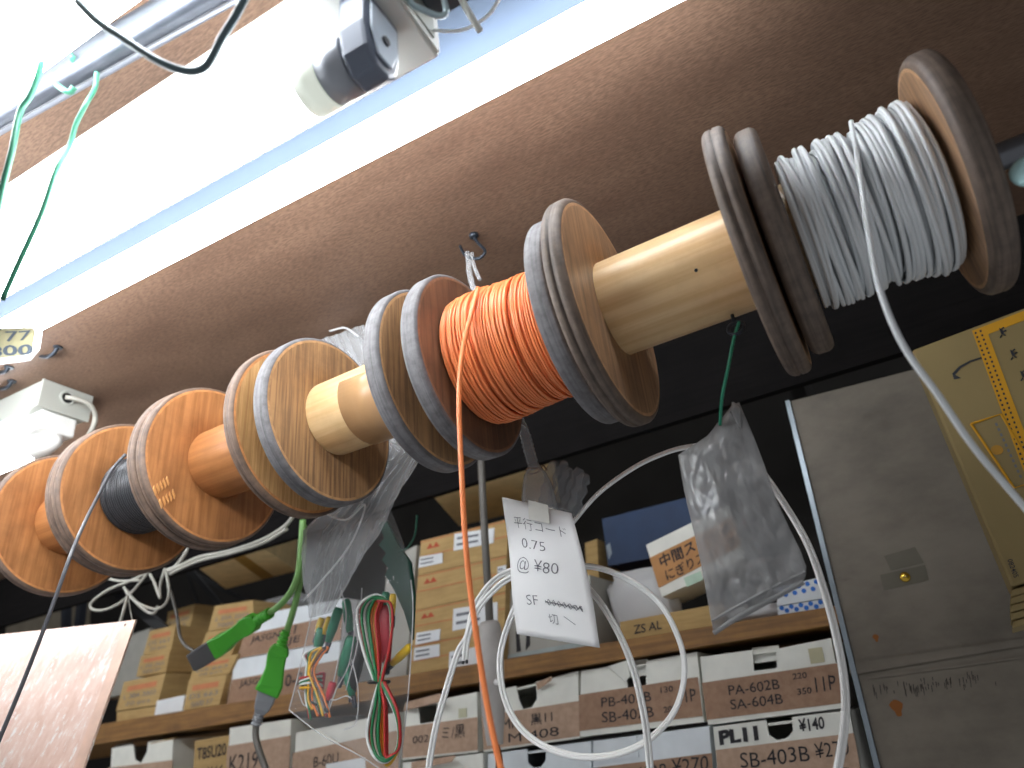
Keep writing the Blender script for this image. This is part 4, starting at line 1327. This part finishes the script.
mb = MB(); q = p0 + LD * -.0016; mb.lathe([(0, .003), (.0012, .0028)], V(q.x, q.y, zt + .004), -LD, 12); mb.build('cover_screw', M['dark'], o)
mb = MB(); q = ca + LD * -.005; mb.lathe([(0, .0158), (.018, .0158)], V(q.x, q.y, zt), LD, 40); mb.build('tube_cap', plain('grey tube cap', srgb(170, 174, 182), .35, .1), la)
mb = MB(); q = ca + LD * .0132; mb.lathe([(0, .0160), (.016, .0160)], V(q.x, q.y, zt), LD, 40); mb.build('tube_end', M['tube_end'], la)
mb = MB(); q = ca + LD * .0294; mb.lathe([(0, .0160), (.80, .0160)], V(q.x, q.y, zt), LD, 40); mb.build('lit_tube', M['tube'], la)
lampholder(ca, .83, zt, zb, la)
# its bracket and loose parts at the end
mb = MB(); q = cb + LD * -.06
bar(mb, cb + LP * .0, -.085, -.04, .026, zb + .022, zb + .034); bar(mb, cb, -.060, -.054, .012, zb + .034, CAMZ + CEIL)
mb.build('mounting_bracket', M['dark'], la)
mb = MB(); mb.tube(spline([PD(u, v, .40) for u, v in ((404, -14), (412, 4), (428, 12), (440, 16), (446, 12), (444, 0), (440, -14))], 6), .0019, 8)
tag(mb.build('wire_loop', plain('pale steel loop', srgb(170, 188, 192), .3, .4)), 'bent steel wire loop at the near batten end', 'wire')
mb = MB(); mb.tube([PD(u, v, .41) for u, v in ((455, -14), (466, 8), (480, 31))], .0022, 8)
tag(mb.build('cable_tie', plain('white nylon', srgb(226, 226, 216), .4)), 'white cable tie end sticking out at the near batten', 'cable tie')
mb = MB(); mb.tube(spline([PD(u, v, .425) for u, v in ((430, 30), (456, 31), (474, 25), (490, 13), (502, -6))], 6), .0011, 6)
tag(mb.build('thread', M['whitecord']), 'thin white thread curving from the near batten end', 'thread')

# ceiling tube along the spools
lb2 = thing('ceiling_lamp', 'long lit tube lamp mounted on the ceiling over the spools', 'lamp', V(-.4, .325, CAMZ + .5))
cB = V(-.042, .345, 0); zt = CAMZ + .472
mb = MB(); bar(mb, cB - LP * .014, -.16, 1.12, .040, CAMZ + .503, CAMZ + CEIL - .0002); mb.build('channel', plain('bloom tinted lamp channel', srgb(60, 69, 82), .8, 0, .05, 8, .1), lb2, bevel=.002)  # slate blue colour stands in for the bluish lens bloom beside the tube
mb = MB(); q = cB + LD * -.075; mb.lathe([(0, .0155), (1.115, .0155)], V(q.x, q.y, zt), LD, 32); mb.build('lit_tube', M['tube'], lb2)
for l in (-.095, 1.042): lampholder(cB, l, zt, CAMZ + .503, lb2)

# far lamp at the left edge
lc = thing('ceiling_lamp', 'grey enamel batten lamp at the left edge behind the price card', 'lamp', V(-1.3, .47, CAMZ + .5))
cC = V(-1.003, .466, 0)
mb = MB(); bar(mb, cC, .0, 1.2, .036, CAMZ + .488, CAMZ + CEIL - .0002); mb.build('channel', M['lampgrey'], lc, bevel=.001)
mb = MB(); bar(mb, cC, -.004, .0, .038, CAMZ + .486, CAMZ + CEIL - .0004); ep = mb.build('end_plate', M['lampgrey'], lc, bevel=.0006)
q = cC + LD * -.0042; hc = V(q.x, q.y, CAMZ + .512)
mb = MB(); mb.lathe([(0, .0115), (.0016, .0115), (.0016, .0085), (.0002, .0080), (.0002, .0001)], hc, -LD, 24, closed=False); mb.build('cable_grommet', M['lampgrey'], ep)
mb = MB(); mb.lathe([(.0003, .0079), (.0006, .0079)], hc, -LD, 24); mb.build('cable_hole', M['black'], ep)
mb = MB(); mb.tube(spline([hc + V(.001, -.003, 0), hc + V(.010, .008, -.002), hc + V(.014, .026, -.006), hc + V(.008, .040, -.018), hc + V(.0, .044, -.034), hc + V(-.03, .05, -.05)], 6), .0036, 8); mb.build('supply_cord', M['cable'], lc)
zt = CAMZ + .446
mb = MB(); bar(mb, cC, .004, .044, .026, zt + .012, CAMZ + .488); mb.build('holder_block', plain('white holder plastic', srgb(236, 236, 232), .35), lc, bevel=.003)
mb = MB(); q = cC + LD * .004; mb.lathe([(0, .006), (.003, .013), (.038, .020), (.044, .018)], V(q.x, q.y, zt + .002), LD, 28); mb.build('holder_cup', plain('white holder cup', srgb(236, 236, 232), .35), lc)
mb = MB(); q = cC + LD * .075; mb.lathe([(0, .0155), (1.1, .0155)], V(q.x, q.y, zt), LD, 32); mb.build('lit_tube', M['tube'], lc)

# ------------------------------------------------------------------ pipe, cables and wires at the top left
a, b = PZ(0, 113, .45), PZ(180, 10, .45); d = (b - a).normalized()
mb = MB(); mb.tube([a - d * .07, b + d * .4], .0125, 28); pp = tag(mb.build('steel_pipe', M['steel']), 'galvanised steel pipe under the ceiling at the upper left', 'pipe')
mb = MB(); q = V(0, .004, -.0124); mb.tube([a - d * .07 + q, b + d * .4 + q], .0006, 5); mb.build('weld_seam', M['dark'], pp)


def pd(pts, n=6):
    return spline([PD(*p) for p in pts], n)


mb = MB(); mb.tube(pd([(78, 2, .39), (98, 22, .38), (128, 42, .37), (160, 62, .36), (186, 71, .36), (204, 68, .36), (214, 54, .36), (222, 38, .36), (236, 15, .36), (250, -12, .36)]), .0022, 10)
tag(mb.build('black_cable', plain('dark teal cable', srgb(84, 104, 110), .4)), 'black cable sagging in a loop in front of the steel pipe', 'cable')
mb = MB(); mb.tube(pd([(44, 50, .44), (38, 76, .44), (30, 96, .44), (20, 112, .44), (12, 150, .43), (2, 190, .43), (-6, 230, .43)]), .0019, 8)
tag(mb.build('green_tie_wire', M['green']), 'green wire hanging over the pipe at the left edge', 'wire')
mb = MB(); mb.tube(pd([(97, 72, .47), (95, 88, .47), (86, 104, .46), (76, 124, .46), (70, 144, .46), (56, 172, .45), (42, 212, .45), (20, 260, .45), (2, 300, .45)]), .0017, 8)
tag(mb.build('green_tie_wire', M['green']), 'green wire hanging in front of the bright near batten', 'wire')
mb = MB(); mb.tube(pd([(69, 40, .49), (71, 52, .475), (74, 60, .47)]), .0026, 8); tag(mb.build('green_stub', M['green']), 'short green wire stub above the steel pipe', 'wire')
mb = MB(); mb.tube(pd([(57, 85, .475), (64, 90, .468), (70, 92, .468), (74, 87, .468)]), .0022, 8); tag(mb.build('green_stub', M['green']), 'curled green wire stub below the steel pipe', 'wire')
# lit batten crossing the upper left corner
c0 = PD(36, 38, .44)
ld = thing('batten_lamp', 'lit batten lamp crossing the very corner at the upper left, before the steel pipe', 'lamp', c0 + V(0, 0, .03))
cd = V(c0.x, c0.y, 0); zt = c0.z; zb = zt + .037
mb = MB(); bar(mb, cd - LP * .016, -.28, .34, .026, zb, zb + .02); mb.build('channel', M['lampgrey'], ld, bevel=.002)
mb = MB(); q = cd + LD * -.24; mb.lathe([(0, .0160), (.54, .0160)], V(q.x, q.y, zt), LD, 40); mb.build('lit_tube', M['tube'], ld)
for l in (-.26, .304): lampholder(cd, l, zt, zb, ld)

# ------------------------------------------------------------------ price card and ceiling hooks at the left
KY = .285
pc = thing('price_card', 'white framed price card reading 800 at the left edge', 'price card', PY(15, 362, KY))
outer = [(-60, 330), (36, 326.5), (40, 331), (37, 349), (28, 360), (-60, 371)]
mb = MB(); mb.ext([PY(u, v, KY) for u, v in outer], V(0, .003, 0)); fr_ = mb.build('frame', plain('white card frame', srgb(246, 246, 246), .3), pc, bevel=.0006)
inner = [(-56, 331), (33, 328.5), (35, 332), (32, 347), (25, 355), (-56, 365)]
px_part('card', M['cream'], pc, inner, KY, .0002, .0006)
mb = MB()
cf = lambda a, b: PY(-26 + 58 * a, 362 - 29 * b - 3.5 * a, KY - .0014)
write(mb, '3800', cf, .0, 1., .14, .5, .02)
write(mb, '77', cf, .54, .98, .64, .98, .005)
mb.build('price_print', plain('dark print', srgb(62, 72, 84), .7), pc)


def ceil_hook(u, v, du, dv, label):
    c = PZ(u, v, CEIL); y = (c - O).y
    root = thing('ceiling_hook', label, 'hook', c, 'small ceiling hooks behind the price card')
    m = MB(); m.tube(spline([c, PY(u - du * .25, v + dv * .7, y), PY(u - du * .6, v + dv, y), PY(u - du, v + dv * .85, y)], 6), .0028, 8); m.build('hook_bend', M['hook'], root)
    m = MB(); m.lathe([(0, .006), (-.002, .0055)], c, UP, 12); m.build('collar', M['hook'], root)


ceil_hook(58, 347, 20, 10, 'dark ceiling hook just right of the price card')
ceil_hook(9, 367, 14, 6, 'dark ceiling hook under the price card, upper one')
ceil_hook(12, 381, 16, 8, 'dark ceiling hook under the price card, lower one by the grey batten')

# cyan clip at the right edge
mb = MB(); c = PY(1036, 169, .40); mb.ball(c, .0105, 10, V(1.2, .5, 1)); mb.ball(c + V(.012, 0, -.008), .010, 8, V(1, .5, 1))
tag(mb.build('plastic_clip', M['cyan']), 'pale cyan plastic clip at the right edge below the rod end', 'clip')

# wrapped plastic on the shelf
def lump(u0, u1, v0, v1, y, d, mat, name, label, seed):
    a, b = PY(u0, v1, y), PY(u1, v0, y)
    c = (a + b) / 2; h = V(abs(b.x - a.x) / 2, d / 2, abs(b.z - a.z) / 2)
    mb = MB(); n_ = 14
    vs = []
    for i in range(n_ + 1):
        for k in range(2 * n_):
            th = PI * i / n_; ph = PI * k / n_
            p = V(math.sin(th) * math.cos(ph), math.sin(th) * math.sin(ph), math.cos(th))
            q = V(*[math.copysign(abs(x) ** .55, x) for x in p])
            s = 1 + .16 * noise.noise(p * 2.5 + V(seed, 0, 0)) + .08 * noise.noise(p * 7 + V(seed, 2, 0))
            vs.append(V(c.x + q.x * h.x * s, c.y + d / 2 + q.y * h.y * s, c.z + q.z * h.z * s))
    m = 2 * n_
    mb.add(vs, [(i * m + k, i * m + (k + 1) % m, (i + 1) * m + (k + 1) % m, (i + 1) * m + k) for i in range(n_) for k in range(m)], 0, True)
    return tag(mb.build(name, mat), label, 'plastic bag')


lump(612, 664, 560, 636, S + .06, .07, M['film_white'], 'wrapped_parcel', 'parcel wrapped in milky plastic between blue carton and white cord', 1.0)
lump(722, 778, 600, 624, S + .02, .06, M['film_white'], 'wrapped_parcel', 'flat plastic wrapped parcel below the dusty hanging bag', 5.0)
lump(248, 300, 590, 615, S + .12, .05, M['film_milky'], 'wrapped_parcel', 'crumpled plastic behind the green cords on top of the cartons', 8.0)

# ------------------------------------------------------------------ world, camera
w = bpy.data.worlds.new('shop light'); SC.world = w; w.use_nodes = True
bg = w.node_tree.nodes['Background']
bg.inputs[0].default_value = (.93, .96, 1, 1); bg.inputs[1].default_value = .26

cam = bpy.data.cameras.new('camera'); co = bpy.data.objects.new('camera', cam); COL.objects.link(co)
cam.sensor_width = 36; cam.lens = F / 1024 * 36
rx, ry, rz = c2w(V(1, 0, 0)), -c2w(V(0, 1, 0)), -c2w(V(0, 0, 1))
co.matrix_world = Matrix(((rx.x, ry.x, rz.x, O.x), (rx.y, ry.y, rz.y, O.y), (rx.z, ry.z, rz.z, O.z), (0, 0, 0, 1)))
cam.clip_start = .02; cam.clip_end = 20
cam.dof.use_dof = True; cam.dof.focus_distance = .60; cam.dof.aperture_fstop = 5.6
SC.camera = co
SC.cycles.use_denoising = True
SC.cycles.max_bounces = 8
SC.cycles.transparent_max_bounces = 24
SC.cycles.sample_clamp_indirect = 6
vs_ = SC.view_settings
vs_.view_transform = 'Standard'; vs_.look = 'None'; vs_.gamma = 1; vs_.use_curve_mapping = False
vs_.exposure = .22
